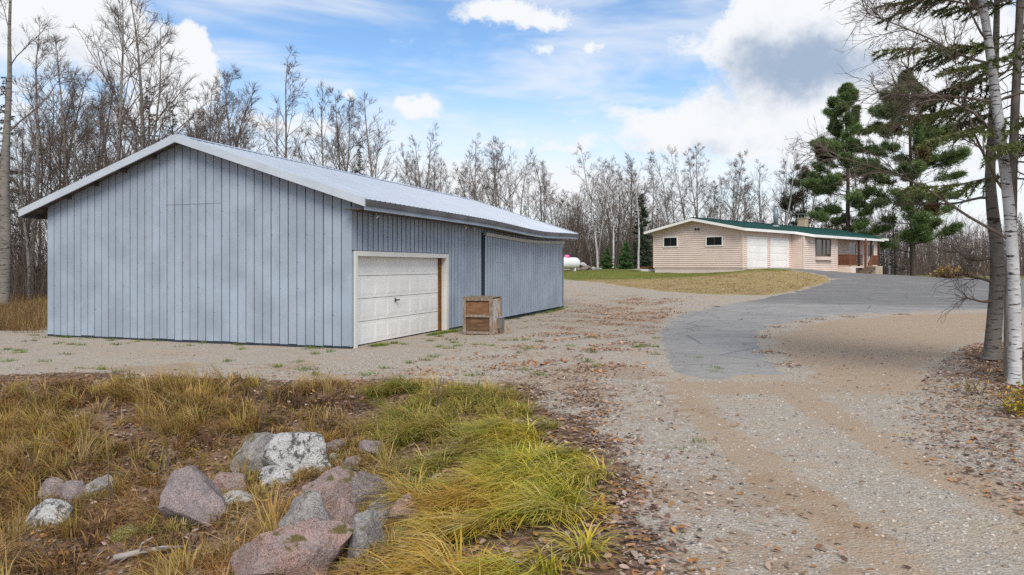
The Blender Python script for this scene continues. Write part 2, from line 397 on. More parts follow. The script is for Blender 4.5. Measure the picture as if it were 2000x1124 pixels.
def vnoise(x, y, s, seed=0):
    """cheap smooth value noise for arrays, about -1..1"""
    r = np.zeros_like(x, float); a = 1.0; tot = 0
    for o in range(4):
        ph = seed * 7.13 + o * 3.7
        X, Y = x * s + ph, y * s - ph * 1.7
        r += a * (np.sin(X * 1.7 + 1.3 * np.sin(Y * 1.1 + ph)) * np.cos(Y * 1.9 + 1.7 * np.sin(X * 0.9 - ph)))
        tot += a; a *= 0.55; s *= 2.1
    return r / tot
def ditch(x, y):
    """how far inside the rough ditch (metres), positive inside"""
    e = 12.5 + 0.35 * np.sin(x * 0.7 + 0.6) + 0.15 * np.sin(x * 2.3) - 0.05 * np.maximum(0, x + 4)
    a = e - y
    b = (0.75 + 0.16 * np.sin(y * 1.1) + 0.03 * (12 - y)) - x
    k = 1.2
    return -k * np.log(np.exp(-a / k) + np.exp(-b / k))
def ground_z(x, y):
    x = np.atleast_1d(np.asarray(x, float)); y = np.atleast_1d(np.asarray(y, float))
    sh = x.shape; X = np.clip(x.ravel(), -80, 80); Y = np.clip(y.ravel(), -10, 120)
    z = np.empty_like(X)
    for i in range(0, len(X), 40000):
        q = np.stack([X[i:i + 40000], Y[i:i + 40000]], 1) / 20.0
        z[i:i + 40000] = _tps(((q[:, None] - _P[None]) ** 2).sum(-1)) @ _W[:_n] + _W[_n] + q @ _W[_n + 1:]
    x = x.ravel(); y = y.ravel()
    dd = ditch(x, y)
    z = z - 0.85 * smooth(-0.2, 4.2, dd) + 0.10 * vnoise(x, y, 0.8, 3) * smooth(0.2, 2, dd)
    z = z + 0.22 * np.exp(-((x - 9.6) / 1.7) ** 2 - ((y - 12.5) / 3.5) ** 2)
    z = z + 0.012 * vnoise(x, y, 1.7, 1)
    return z.reshape(sh)
def gz(x, y): return float(ground_z(x, y)[0])
def on_ground(u, v):
    """where the line of sight through a photo point meets the ground"""
    Y = np.concatenate([np.arange(2.5, 30, 0.02), np.arange(30, 160, 0.08)])
    X = (u - CX) / F * Y; zr = HC - (v - HY) / F * Y
    hit = np.nonzero(zr <= ground_z(X, Y))[0]
    i = hit[0] if len(hit) else len(Y) - 1
    return float(X[i]), float(Y[i])
def at(u, Y): return (u - CX) / F * Y
def poly_dist(px, py, poly):
    """signed distance to a polygon (positive inside) for arrays"""
    P = np.asarray(poly, float); Q = np.roll(P, -1, 0)
    best = np.full(px.shape, 1e9); ins = np.zeros(px.shape, bool)
    for (x0, y0), (x1, y1) in zip(P, Q):
        dx, dy = x1 - x0, y1 - y0
        t = np.clip(((px - x0) * dx + (py - y0) * dy) / (dx * dx + dy * dy + 1e-12), 0, 1)
        best = np.minimum(best, np.hypot(px - x0 - t * dx, py - y0 - t * dy))
        if dy != 0:
            c = ((y0 > py) != (y1 > py)) & (px < (x1 - x0) * (py - y0) / dy + x0)
            ins ^= c
    return np.where(ins, best, -best)

DRIVE_PX = [(1312, 745), (1290, 700), (1282, 660), (1290, 630), (1325, 612), (1400, 597), (1480, 584), (1560, 566), (1612, 551), (1628, 546), (1590, 536), (1545, 527.5)]
drive = [on_ground(*p) for p in DRIVE_PX]
drive += [(17.0, 52.3), (18.4, 52.9), (23.0, 57.4), (24.8, 57.3), (29.5, 62.3), (33.5, 66.5), (38, 69), (46, 70), (62, 68), (62, 46), (45, 38)]
drive += [on_ground(*p) for p in [(1990, 603), (1900, 606), (1800, 610), (1700, 615), (1600, 622), (1530, 634), (1490, 648), (1487, 668), (1512, 700), (1548, 735), (1530, 748), (1505, 739), (1470, 746), (1440, 740), (1400, 747), (1365, 741), (1340, 748)]]
DIRT = [on_ground(*p) for p in [(1500, 655), (1600, 626), (1760, 616), (1935, 609), (1960, 640), (1900, 680), (1840, 720), (1800, 775), (1640, 775), (1540, 710)]]
LAWN = [on_ground(*p) for p in [(1102, 546), (1180, 553), (1260, 566), (1340, 573), (1430, 577), (1500, 577), (1560, 566), (1612, 551), (1628, 546), (1590, 536), (1545, 527.5)]] + [(17, 52.5), (10.5, 58.5), (10, 66), (2, 64), (-6, 62), (-2, 52)]
LAWN2 = [(33.5, 66.6), (38, 69.2), (46, 70.2), (62, 68.5), (62, 80), (30, 80)]

def spaced(parts):
    out = []
    for a, b, s in parts: out.append(np.arange(a, b, s))
    return np.concatenate(out + [[parts[-1][1]]])
GX = spaced([(-900, -120, 60), (-120, -30, 6), (-30, -14, 0.8), (-14, 13, 0.11), (13, 40, 0.5), (40, 120, 5), (120, 900, 60)])
GY = spaced([(-300, -20, 40), (-20, 2, 1.5), (2, 20, 0.10), (20, 36, 0.2), (36, 72, 0.4), (72, 140, 4), (140, 1500, 80)])
gx, gy = np.meshgrid(GX, GY); gxf, gyf = gx.ravel(), gy.ravel()
gzf = ground_z(gxf, gyf)
nx, ny = len(GX), len(GY)
ii = (np.arange(ny - 1)[:, None] * nx + np.arange(nx - 1)[None]).ravel()
gf = np.stack([ii, ii + 1, ii + nx + 1, ii + nx], 1)

def mk_ground():
    m, T, p = principled('gravel_and_soil', 0.95, 0.12); co = worldco(T)
    def at_(n): return T.node('ShaderNodeAttribute', attribute_name=n).outputs['Fac']
    nz1 = T.noise(co, 0.9, 6, 0.65); nz2 = T.noise(co, 4.5, 6, 0.65); nz3 = T.noise(co, 22, 5, 0.7)
    v = T.voro(co, 42, 'Color'); sv = T.node('ShaderNodeSeparateColor'); T.l.new(v, sv.inputs[0])
    g = T.mix(sv.outputs[0], (0.20, 0.175, 0.14), (0.56, 0.51, 0.435))
    g = T.mix(T.math('MULTIPLY', sv.outputs[1], 0.35), g, (0.30, 0.235, 0.19))
    v2 = T.voro(co, 130, 'Color'); s2 = T.node('ShaderNodeSeparateColor'); T.l.new(v2, s2.inputs[0])
    g = T.mix(0.45, g, T.mix(s2.outputs[0], (0.215, 0.185, 0.15), (0.56, 0.515, 0.445)))
    g = T.mix(T.math('MULTIPLY', T.step(nz2, 0.42, 0.72), 0.42), g, (0.36, 0.275, 0.185))          # sandy fines between stones
    g = T.mix(T.math('MULTIPLY', T.step(nz1, 0.45, 0.7), 0.5), g, (0.40, 0.305, 0.20))
    dirt = T.mix(nz2, (0.31, 0.225, 0.15), (0.43, 0.33, 0.235))
    dirt = T.mix(T.math('MULTIPLY', T.step(nz3, 0.45, 0.75), 0.35), dirt, (0.43, 0.37, 0.30))
    fine = T.math('MULTIPLY', T.step(s2.outputs[1], 0.7, 0.95), 0.4)
    dirt = T.mix(fine, dirt, (0.40, 0.36, 0.31))
    def mask(name, amt=0.8, lo=0.38, hi=0.62, n=nz2):
        return T.step(T.math('ADD', at_(name), T.math('MULTIPLY', T.math('SUBTRACT', n, 0.5), amt)), lo, hi)
    c = T.mix(mask('dirt'), g, dirt)
    # patches of pressed brown leaf and dead weed in the yard
    c = T.mix(T.math('MULTIPLY', mask('dead', 1.3), 0.5), c, T.mix(nz3, (0.22, 0.13, 0.075), (0.36, 0.25, 0.155)))
    lw = T.mix(T.step(nz2, 0.35, 0.65), (0.27, 0.22, 0.075), (0.40, 0.285, 0.16))
    lw = T.mix(mask('lush', 0.6), lw, T.mix(nz3, (0.10, 0.135, 0.024), (0.20, 0.20, 0.05)))
    lw = T.mix(T.math('MULTIPLY', T.step(nz3, 0.55, 0.8), 0.4), lw, (0.12, 0.09, 0.04))
    c = T.mix(mask('lawn', 0.7), c, lw)
    vl = T.voro(co, 17, 'Color'); sl = T.node('ShaderNodeSeparateColor'); T.l.new(vl, sl.inputs[0])
    lit = T.mix(sl.outputs[0], (0.075, 0.047, 0.03), (0.25, 0.16, 0.105))
    lit = T.mix(T.math('MULTIPLY', T.step(sl.outputs[1], 0.75, 1.0), 0.5), lit, (0.28, 0.22, 0.17))
    c = T.mix(mask('litter', 0.8), c, lit)
    T.l.new(c, p.inputs['Base Color'])
    h = T.math('ADD', T.math('MULTIPLY', T.voro(co, 42, 'Distance'), -0.7), T.math('MULTIPLY', nz3, 0.8))
    bump(T, p, h, 0.85, 0.022)
    return m
gm = np_mesh('ground', np.stack([gxf, gyf, gzf], 1), gf, mk_ground(), None, True)
def zone_fields(x, y):
    dd = ditch(x, y)
    wig = 0.35 * vnoise(x, y, 1.1, 5)
    dirt = smooth(-0.6, 0.9, poly_dist(x, y, DIRT) + wig * 1.2)
    # two packed wheel tracks down the gravel drive
    xc = 3.45 - 0.16 * (12 - y) + 0.016 * np.maximum(0, 12 - y) ** 2
    near = smooth(13.5, 11.5, y) * smooth(-3, 0, y + 2)
    for off in (-0.72, 0.85):
        dirt = np.maximum(dirt, near * np.exp(-((x - xc - off) / 0.40) ** 2) * (0.74 + 0.22 * vnoise(x, y, 0.6, 9)))
    dirt = np.maximum(dirt, 0.75 * np.exp(-((y - 11.4) / 1.0) ** 2) * smooth(2.2, 3, x) * smooth(5.6, 4.6, x))
    lawn = np.maximum(smooth(-0.8, 0.8, poly_dist(x, y, LAWN) + wig * 1.5), smooth(-0.5, 0.5, poly_dist(x, y, LAWN2)))
    lush = smooth(45, 54, y + 0.3 * x * 0 + wig * 3) * 0.8
    litter = smooth(-0.55, 0.35, dd + wig)
    right = smooth(0.0, 1.8, x - 4.1 - 0.42 * (y - 6.3) + wig) * smooth(17.5, 14.5, y)
    litter = np.maximum(litter, right * 0.9 * (1 - smooth(-0.3, 0.4, poly_dist(x, y, DIRT))))
    wood = np.maximum(smooth(-16.0, -20.5, x - 0.3 * (y - 22) + wig * 3), smooth(68, 72, y + wig * 2 - 0.12 * np.maximum(0, 20 - x)) * (x < 25) + smooth(81, 83, y) * (x >= 25))
    back = smooth(-12.5, -14.5, x + 0.35 * (y - 20) + wig * 2) * smooth(20, 22.5, y)
    litter = np.maximum.reduce([litter, wood, back, smooth(39, 43, y) * smooth(-3, -7, x)])
    dead = 0.42 + 0.5 * np.exp(-((y - 28) / 10) ** 2 - ((x - 4.5) / 3.5) ** 2) + 0.35 * smooth(9, 12, y) * smooth(15, 12.8, y) + 0.25 * np.exp(-((x - 1.8) / 1.2) ** 2) * smooth(20, 9, y)
    dead = dead * (0.62 + 0.7 * vnoise(x, y, 0.9, 12)) * smooth(3.2, 2.4, x - 0.25 * np.maximum(0, y - 15))
    return dict(dirt=dirt, lawn=lawn, lush=lush, litter=litter, dead=dead)
Z = zone_fields(gxf, gyf)
for k, a in Z.items(): add_float(gm, k, np.clip(a, 0, 1))
ground = tag(obj('ground', gm), 'gravel yard, dirt and lawn rising gently to the house', 'ground', kind='structure')

def drive_sheet():
    pts = []
    P = [Vector(p) for p in drive]
    for a, b in zip(P, P[1:] + P[:1]):
        n = max(1, int((b - a).length / (0.25 if a.y < 40 else 0.8)))
        nrm = Vector((-(b - a).y, (b - a).x)).normalized()
        for i in range(n):
            q = a.lerp(b, i / n); k = 0.13 * mnoise.noise(Vector((q.x * 1.6, q.y * 1.6, 0))) + 0.04 * mnoise.noise(Vector((q.x * 7, q.y * 7, 3)))
            pts.append(q + nrm * k)
    nb = len(pts); ed = [(i, (i + 1) % nb) for i in range(nb)]
    for X in np.arange(1.5, 9, 0.3):
        for Y in np.arange(11, 22, 0.3):
            pts.append(Vector((X + 0.06 * math.sin(Y * 3), Y + 0.06 * math.sin(X * 2.7))))
    for X in np.arange(1, 62, 0.9):
        for Y in np.arange(11, 70, 0.9):
            if X < 9.2 and Y < 22.3: continue
            pts.append(Vector((X + 0.2 * math.sin(Y * 3), Y + 0.2 * math.sin(X * 2.7))))
    inside = poly_dist(np.array([p[0] for p in pts]), np.array([p[1] for p in pts]), drive)
    keep = [i for i in range(len(pts)) if i < nb or inside[i] > 0.15]
    pts = [pts[i] for i in keep]
    r = delaunay_2d_cdt(pts, ed, [], 1, 1e-5)
    V = np.array([(v[0], v[1]) for v in r[0]]); z = ground_z(V[:, 0], V[:, 1])
    edge = poly_dist(V[:, 0], V[:, 1], [tuple(p) for p in pts[:nb]])
    V3 = np.column_stack([V, z - 0.008 + 0.026 * smooth(0, 0.45, edge)])
    Fc = np.array([f for f in r[2] if len(f) == 3])
    m, T, p = principled('worn_asphalt', 0.92, 0.15); co = worldco(T)
    n1 = T.noise(co, 0.5, 6, 0.6); n2 = T.noise(co, 5, 6, 0.65)
    v = T.voro(co, 90, 'Color'); sv = T.node('ShaderNodeSeparateColor'); T.l.new(v, sv.inputs[0])
    c = T.mix(T.step(n1, 0.35, 0.65), (0.245, 0.238, 0.226), (0.31, 0.298, 0.28))
    far = T.node('ShaderNodeAttribute', attribute_name='newer').outputs['Fac']
    c = T.mix(T.step(T.math('ADD', far, T.math('MULTIPLY', T.math('SUBTRACT', n1, 0.5), 0.5)), 0.35, 0.65), c, (0.155, 0.152, 0.148))
    c = T.mix(T.math('MULTIPLY', sv.outputs[0], 0.35), c, (0.32, 0.31, 0.30))
    c = T.mix(T.math('MULTIPLY', T.step(n2, 0.45, 0.7), 0.5), c, (0.16, 0.157, 0.152))
    c = T.mix(T.math('MULTIPLY', T.step(T.noise(T.scale(co, .25, 1.2, 1), 1.1, 5, .6), .5, .7), .45), c, (0.36, 0.335, 0.30))
    sand = T.node('ShaderNodeAttribute', attribute_name='sand').outputs['Fac']
    c = T.mix(T.step(T.math('ADD', sand, T.math('MULTIPLY', T.math('SUBTRACT', n2, 0.5), 0.9)), 0.45, 0.6), c, (0.36, 0.285, 0.20))
    cr = T.voro(T.scale(co, 0.35, 0.5, 1), 1.0, 'Distance', 'DISTANCE_TO_EDGE')
    c = T.mix(T.math('MULTIPLY', T.step(T.math('ADD', cr, T.math('MULTIPLY', T.math('SUBTRACT', n2, .5), .04)), 0.02, 0.0), 0.65), c, (0.10, 0.098, 0.095))
    T.l.new(c, p.inputs['Base Color']); bump(T, p, T.math('ADD', sv.outputs[0], n2), 0.35, 0.008)
    me = np_mesh('driveway', V3, Fc, m, None, True)
    add_float(me, 'newer', smooth(27, 36, V[:, 1] + 0.35 * (V[:, 0] - 12)) * 0.75)
    add_float(me, 'sand', np.clip(1.0 * np.exp(-((V[:, 0] - 4.15) / 0.4) ** 2 - ((V[:, 1] - 12.3) / 0.45) ** 2) + 0.45 * smooth(0.5, 0.0, edge) * smooth(24, 14, V[:, 1]) + 0.6 * np.exp(-((V[:, 0] - 2.75) / 0.3) ** 2 - ((V[:, 1] - 12.4) / 0.7) ** 2), 0, 1))
    tag(obj('driveway', me), 'worn grey asphalt driveway curving up to the house', 'driveway', kind='structure')
drive_sheet()


# ------------------------------------------------------------------ the pole barn
def garage_door(parent, y0, y1, z0, z1, x, nsec, npan, mat, thick=0.05, emboss=True, handle=None):
    """sectional door lying in the plane x (facing +x), sections as parts of the door"""
    d = obj('garage_door', None, parent)
    h = (z1 - z0) / nsec; w = (y1 - y0) / npan
    for i in range(nsec):
        a, b = z0 + i * h + 0.006, z0 + (i + 1) * h - 0.006
        m = MB().box(x - thick, x, y0, y1, a, b)
        if emboss:
            for k in range(npan):
                p0, p1 = y0 + k * w + 0.045, y0 + (k + 1) * w - 0.045
                q0, q1 = a + 0.075, b - 0.075
                m.hexa([(x, p0, q0), (x, p1, q0), (x, p1, q1), (x, p0, q1)], [(x + .005, p0 + .008, q0 + .008), (x + .005, p1 - .008, q0 + .008), (x + .005, p1 - .008, q1 - .008), (x + .005, p0 + .008, q1 - .008)])
                m.box(x + .0051, x + .008, p0 + .05, p1 - .05, q0 + .045, q1 - .045)
        m.build('door_section', mat, d)
    if handle:
        hy, hz = handle
        MB().box(x + .02, x + .03, hy - .03, hy + .03, hz - .05, hz + .05).box(x + .03, x + .07, hy - .012, hy + .012, hz - .012, hz + .012).box(x + .06, x + .085, hy - .02, hy + .13, hz - .016, hz + .016).build('door_handle', M['black'], d, 0.003)
    return d

BA = math.radians(19.5); BW, BL, BO = 9.30, 17.85, 0.55
barn = empty('pole_barn', (-3.625, 16.74, 0), -BA, 'large blue-grey steel pole barn with pale metal roof and white overhead door', 'barn')
XC = -BW / 2
def roof_z(x): return 5.02 - 0.324 * abs(x - XC)
def sag(y): return 0.13 * math.exp(-((y - 12.6) / 3.9) ** 2)
# inner shell behind the sheets
sh = MB()
for (x0, x1, y0, y1) in ((-BW + .03, -.03, .03, .08), (-BW + .03, -.03, BL - .08, BL - .03)):
    n = len(sh.v)
    for y in (y0, y1):
        sh.v += [(x0, y, .03), (x1, y, .03), (x1, y, roof_z(x1) - .1), (XC, y, roof_z(XC) - .1), (x0, y, roof_z(x0) - .1)]
    sh.f += [tuple(range(n + 4, n - 1, -1)), tuple(range(n + 5, n + 10))] + [(n + i, n + (i + 1) % 5, n + 5 + (i + 1) % 5, n + 5 + i) for i in range(5)]
sh.box(-BW + .03, -BW + .08, .08, BL - .08, .03, 3.3)
sh.box(-.08, -.002, .085, .11, .03, 3.25).box(-.08, -.002, 5.205, BL - .08, .03, 3.25).box(-.08, -.002, .11, 5.205, 2.22, 3.25)
sh.build('wall_frame', M['bluegap'], barn)  # dark backing gives the grooves between sheets their painted shade
NP = 39; pw = BW / NP; GAP = 0.0125
for i in range(NP):                                   # front gable, one sheet rib to rib at a time
    a, b = -BW + i * pw + GAP, -BW + (i + 1) * pw - GAP
    if i == NP - 1: b = 0.0
    dz = rnd.uniform(-.004, .004); y0 = -.028 + rnd.uniform(-.003, .003); z0 = .05 + rnd.uniform(-.012, .012)
    MB().hexa([(a, y0, z0), (b, y0, z0), (b, -.002, z0), (a, -.002, z0)], [(a, y0, roof_z(a) - .07), (b, y0, roof_z(b) - .07), (b, -.002, roof_z(b) - .07), (a, -.002, roof_z(a) - .07)]).build('siding_panel', M['blue'], barn)
ns = 75; sp = BL / ns
def side_panel(y0, y1, z0, z1a, z1b, x0=.002, x1=.013, parent=barn, name='siding_panel'):
    MB().hexa([(x0, y0, z0), (x1, y0, z0), (x1, y1, z0), (x0, y1, z0)], [(x0, y0, z1a), (x1, y0, z1a), (x1, y1, z1b), (x0, y1, z1b)]).build(name, M['blue_side'], parent)
side_panel(.0, .085, .05, 2.2, 2.2)
for i in range(ns):
    a, b = i * sp + .021, (i + 1) * sp - .021
    if i == ns - 1: b = BL
    z0 = .05
    if b < 5.2: z0 = 2.23
    elif a < 5.2: z0 = 2.23
    if a > 7.7 : z0 = 2.7
    if b - a > .05: side_panel(a, b, z0, 3.14 - sag(a), 3.14 - sag(b))
for (n, f) in (('left_wall_sheet', MB().box(-BW - .03, -BW - .002, 0, BL, .05, 3.38)),):
    f.build('wall_sheet', M['blue'], barn)
m = MB(); n = 0
for y in (BL + .002, BL + .03): m.v += [(-BW, y, .05), (0, y, .05), (0, y, roof_z(0) - .07), (XC, y, roof_z(XC) - .07), (-BW, y, roof_z(-BW) - .07)]
m.f += [tuple(range(4, -1, -1)), tuple(range(5, 10))] + [(i, (i + 1) % 5, 5 + (i + 1) % 5, 5 + i) for i in range(5)]
m.build('wall_sheet', M['blue'], barn)
# screw heads in rows, and the horizontal lap seam high on the gable
m = MB()
for i in range(NP):
    x = -BW + i * pw + .03
    for r in (0.75, 1.35, 1.95, 2.6, 3.2, 3.8, 4.4):
        if r < roof_z(x) - .35 and (i * 3 + int(r * 10)) % 2 == 0: m.box(x - .006, x + .006, -.036, -.026, r - .008, r + .008)
scr = m.build('screw_heads', M['screw'], barn); scr['kind'] = 'stuff'
MB().box(XC - 0.62, XC + 1.05, -.0335, -.0325, 3.383, 3.391).build('lap_seam', M['screw'], barn)
MB().box(-BW - .01, .01, -.02, .06, -.10, .045).build('sill_board', M['bluegap'], barn)
MB().box(-.06, .02, 5.2, BL, -.10, .045).build('sill_board', M['bluegap'], barn)
# corner flashing and the boxed-in eave beside the gable
MB().box(-.004, .034, -.034, -.029, .05, 3.2).build('corner_trim', M['blue'], barn)
for k in range(2):
    a, b = .036 + k * .25, .276 + k * .25
    MB().hexa([(a, -.028, 3.12), (b, -.028, 3.12), (b, -.002, 3.12), (a, -.002, 3.12)], [(a, -.028, roof_z(a) - .07), (b, -.028, roof_z(b) - .07), (b, -.002, roof_z(b) - .07), (a, -.002, roof_z(a) - .07)]).build('eave_end_panel', M['blue'], barn)
# roof sheets, each with its ribs, following the sagging eave
def roof_pt(x, y, dz=0):
    w = max(0, (x - XC) / 5.2) if x > XC else 0
    return (x, y, roof_z(x) - sag(y) * w + dz)
yy = -.37; sheet = .915; nsh = 20; sheet = (BL + .45 + .37) / nsh
for side in (1, -1):
    for i in range(nsh):
        m = MB(); a = yy + i * sheet; prof = []
        for k in range(4):
            s0 = a + k * sheet / 4
            prof += [(s0, 0), (s0 + sheet / 4 - .075, 0), (s0 + sheet / 4 - .06, .022), (s0 + sheet / 4 - .02, .022)]
        prof.append((a + sheet, 0))
        xe = XC + side * (BW / 2 + BO + .03)
        xs = [XC + (xe - XC) * t for t in (0, .5, 1)]
        lift = .004 * (i % 2)
        for x in xs: m.v += [roof_pt(x, y, z + lift) for (y, z) in prof]
        L = len(prof)
        for r in range(2):
            for j in range(L - 1): m.f.append((r * L + j, (r + 1) * L + j, (r + 1) * L + j + 1, r * L + j + 1) if side > 0 else (r * L + j + 1, (r + 1) * L + j + 1, (r + 1) * L + j, r * L + j))
        m.build('roof_sheet', M['roofmetal'], barn)
# deck under the sheets
m = MB()
for side in (1, -1):
    xe = XC + side * (BW / 2 + BO)
    for (ya, yb) in [(-.35 + k * 1.9, -.35 + (k + 1) * 1.9) for k in range(9)] + [(16.75, BL + .4)]:
        t = [roof_pt(XC, ya, -.03), roof_pt(xe, ya, -.03), roof_pt(xe, yb, -.03), roof_pt(XC, yb, -.03)]
        b = [(p[0], p[1], p[2] - .03) for p in t]
        m.hexa(b, t) if side > 0 else m.hexa(b[::-1], t[::-1])
m.build('roof_deck', M['soffit'], barn)
for k in range(1, 6):
    x = XC - k * .95
    if k < 6: MB().bar((x, -.3, roof_z(x) - .12), (x, BL + .3, roof_z(x) - .12), .04, .09).build('purlin', M['soffit'], barn)
for y in np.arange(.3, BL, 1.2): MB().bar((-BW - .5, y, roof_z(-BW - .5) - .13), (-BW + .1, y, roof_z(-BW + .1) - .13), .04, .12).build('rafter_tail', M['soffit'], barn)
# ridge cap with its scalloped edge
m = MB(); ys = np.arange(-.4, BL + .5, .115); ys = ys[:len(ys)]
for j, y in enumerate(ys):
    w = .17 if (j % 2) else .20
    m.v += [(XC - w, y, roof_z(XC - w) + .03), (XC, y, 5.065), (XC + w, y, roof_z(XC + w) + .03)]
for j in range(len(ys) - 1):
    a = j * 3; m.f += [(a, a + 1, a + 4, a + 3), (a + 1, a + 2, a + 5, a + 4)]
m.build('ridge_cap', M['roofmetal'], barn)
# rake trim on both gables
for (y0, y1) in ((-.40, -.36), (BL + .43, BL + .47)):
    for side in (1, -1):
        xe = XC + side * (BW / 2 + BO + .03); za, zb = roof_z(XC) + .035, roof_z(xe) + .035
        f = [(XC, y0, za - .19), (xe, y0, zb - .19), (xe, y1, zb - .19), (XC, y1, za - .19)]; t = [(p[0], p[1], p[2] + .19) for p in f]
        if side < 0: f, t = f[::-1], t[::-1]
        MB().hexa(f, t).build('rake_trim', M['trim'], barn)
        f = [(XC, y1, za - .012), (xe, y1, zb - .012), (xe, y1 + .10 * (1 if y0 < 0 else -1), zb - .012), (XC, y1 + .10 * (1 if y0 < 0 else -1), za - .012)]; t = [(p[0], p[1], p[2] + .015) for p in f]
        if (side < 0) != (y0 > 0): f, t = f[::-1], t[::-1]
        MB().hexa(f, t).build('rake_cap', M['trim'], barn)
# eave on the door side: soffit, pale fascia, dark drip edge
seg = np.linspace(-.34, BL + .44, 28)
def eave_strip(name, mat, x0, x1, z0, z1):
    m = MB()
    for a, b in zip(seg[:-1], seg[1:]):
        sa, sb = sag(a), sag(b)
        m.hexa([(x0, a, z0 - sa), (x1, a, z0 - sa), (x1, b, z0 - sb), (x0, b, z0 - sb)], [(x0, a, z1 - sa), (x1, a, z1 - sa), (x1, b, z1 - sb), (x0, b, z1 - sb)])
    return m.build(name, mat, barn)
eave_strip('soffit', M['soffit'], .034, .53, 3.115, 3.13)
eave_strip('fascia', M['blue'], .531, .556, 3.10, 3.20)
eave_strip('drip_edge', M['gutter'], .548, .595, 3.201, 3.335)
eave_strip('drip_edge', M['gutter'], -BW - .585, -BW - .54, 3.15, 3.33).location = (0, 0, 0)
# overhead door with white frame and brown jamb post
fr = obj('door_frame', None, barn)
MB().box(-.03, .05, .095, .20, .0, 2.215).build('frame_board', M['cream'], fr)
MB().box(-.03, .05, 5.06, 5.20, .0, 2.215).build('frame_board', M['cream'], fr)
MB().box(-.03, .051, .2, 5.06, 2.10, 2.216).build('frame_board', M['cream'], fr)
MB().box(-.115, -.031, 5.06, 5.12, .0, 2.2).build('frame_board', M['cream'], fr)
MB().box(-.115, -.031, .12, .19, .0, 2.2).build('frame_board', M['cream'], fr)
MB().box(-.115, -.031, .19, 5.06, 2.105, 2.2).build('frame_board', M['cream'], fr)
MB().box(-.17, -.116, 4.94, 5.12, .0, 2.2).build('jamb_post', M['rustwood'], fr)
garage_door(barn, .1, 4.95, 0.02, 2.18, -.175, 4, 8, M['white'], .05, True, (2.35, 1.0))
# sliding doors hung from a bent track
for (ya, yb, xo) in ((7.98, 12.72, .075), (12.76, 17.45, .055)):
    sd_ = obj('sliding_door', None, barn); n = 20; w = (yb - ya) / n
    MB().hexa([(xo - .03, ya, .07), (xo, ya, .07), (xo, yb, .07), (xo - .03, yb, .07)], [(xo - .03, ya, 2.9 - sag(ya)), (xo, ya, 2.9 - sag(ya)), (xo, yb, 2.9 - sag(yb)), (xo - .03, yb, 2.9 - sag(yb))]).build('door_core', M['bluegap'], sd_)  # dark core paints the rib shade lines between the door panels
    for i in range(n):
        a, b = ya + i * w + .022, ya + (i + 1) * w - .022
        side_panel(a, b, .08, 2.92 - sag(a), 2.92 - sag(b), xo + .001, xo + .011, sd_)
    MB().box(xo + .0115, xo + .0135, ya + 1.0, ya + 1.9, 1.98, 1.99).build('lap_seam', M['screw'], sd_)
m = MB(); ts = np.linspace(7.92, 17.5, 14)
for a, b in zip(ts[:-1], ts[1:]):
    sa, sb = sag(a) * .9, sag(b) * .9
    m.hexa([(.04, a, 2.90 - sa), (.16, a, 2.88 - sa), (.16, b, 2.88 - sb), (.04, b, 2.90 - sb)], [(.04, a, 2.99 - sa), (.16, a, 2.99 - sa), (.16, b, 2.99 - sb), (.04, b, 2.99 - sb)])
m.build('door_track', M['track'], barn)
MB().box(.03, .05, 7.86, 7.96, .06, 2.95).build('gap_shade_strip', M['bluegap'], barn)  # solid dark strip standing in for the shaded gap beside the door
for y in (.95, 6.3, 7.0): MB().tube([(.10, y, 3.11), (.10, y, 3.06), (.13, y, 3.03)], [.035, .04, .05], 8).build('lamp_socket', M['cream'], barn)

# ------------------------------------------------------------------ crate with an iron box on its side
cr = empty('wooden_crate', (-.52, 20.05, gz(-.52, 20.05)), math.radians(-15), 'weathered two-compartment wooden crate standing in front of the barn', 'crate')
w, d_, h = .86, .80, 1.0
for (x0, x1) in ((-w, -w + .09), (-.10, 0)):
    MB().box(x0, x1, 0, .045, .0, h).build('corner_post', M['oldwood'], cr, .004); MB().box(x0, x1, d_ - .045, d_, 0, h).build('corner_post', M['oldwood'], cr, .004)
for z0, z1 in ((.015, .085), (.47, .54), (h - .08, h - .005)):
    MB().box(-w + .091, -.101, .003, .042, z0, z1).build('rail', M['oldwood'], cr, .003); MB().box(-w + .091, -.101, d_ - .042, d_ - .003, z0, z1).build('rail', M['oldwood'], cr, .003)
MB().box(-w + .06, -.06, .055, .07, .05, .505).build('back_panel', M['plyd'], cr)
MB().box(-w + .06, -.06, .055, .07, .506, h - .03).build('back_panel', M['ply'], cr)
MB().box(-w, -w + .02, .046, d_ - .046, .02, h - .01).build('side_panel', M['plyd'], cr)
MB().box(-.02, .004, .046, d_ - .046, .02, h - .03).build('side_panel', M['osb'], cr)
MB().box(.005, .03, d_ - .10, d_, 0, h).build('edge_strip', M['oldwood'], cr, .003)
MB().box(-w + .05, -.03, .05, d_ - .05, h - .03, h - .015).build('top_panel', M['plyd'], cr)
for (a) in ((-w - .01, .01, -.01, .09), (-w - .01, .01, d_ - .09, d_ + .01), (-w - .01, -w + .09, .091, d_ - .091), (-.09, .01, .091, d_ - .091)):
    MB().box(*a, h, h + .025).build('top_board', M['oldwood'], cr, .003)
bx = empty('metal_box', (cr.location.x + .20, cr.location.y + .47, cr.location.z), math.radians(-15), 'small dark grey metal box on legs against the crate side', 'metal box')
MB().box(-.13, .06, -.10, .20, .14, .44).build('housing', M['greybox'], bx, .008)
MB().box(-.145, .075, -.115, .215, .441, .462).build('lid', M['galv'], bx, .004)
for (x, y) in ((-.10, -.07), (.03, -.07), (.03, .17), (-.10, .17)): MB().bar((x, y, 0), (x, y, .14), .03, .03).build('leg', M['greybox'], bx)

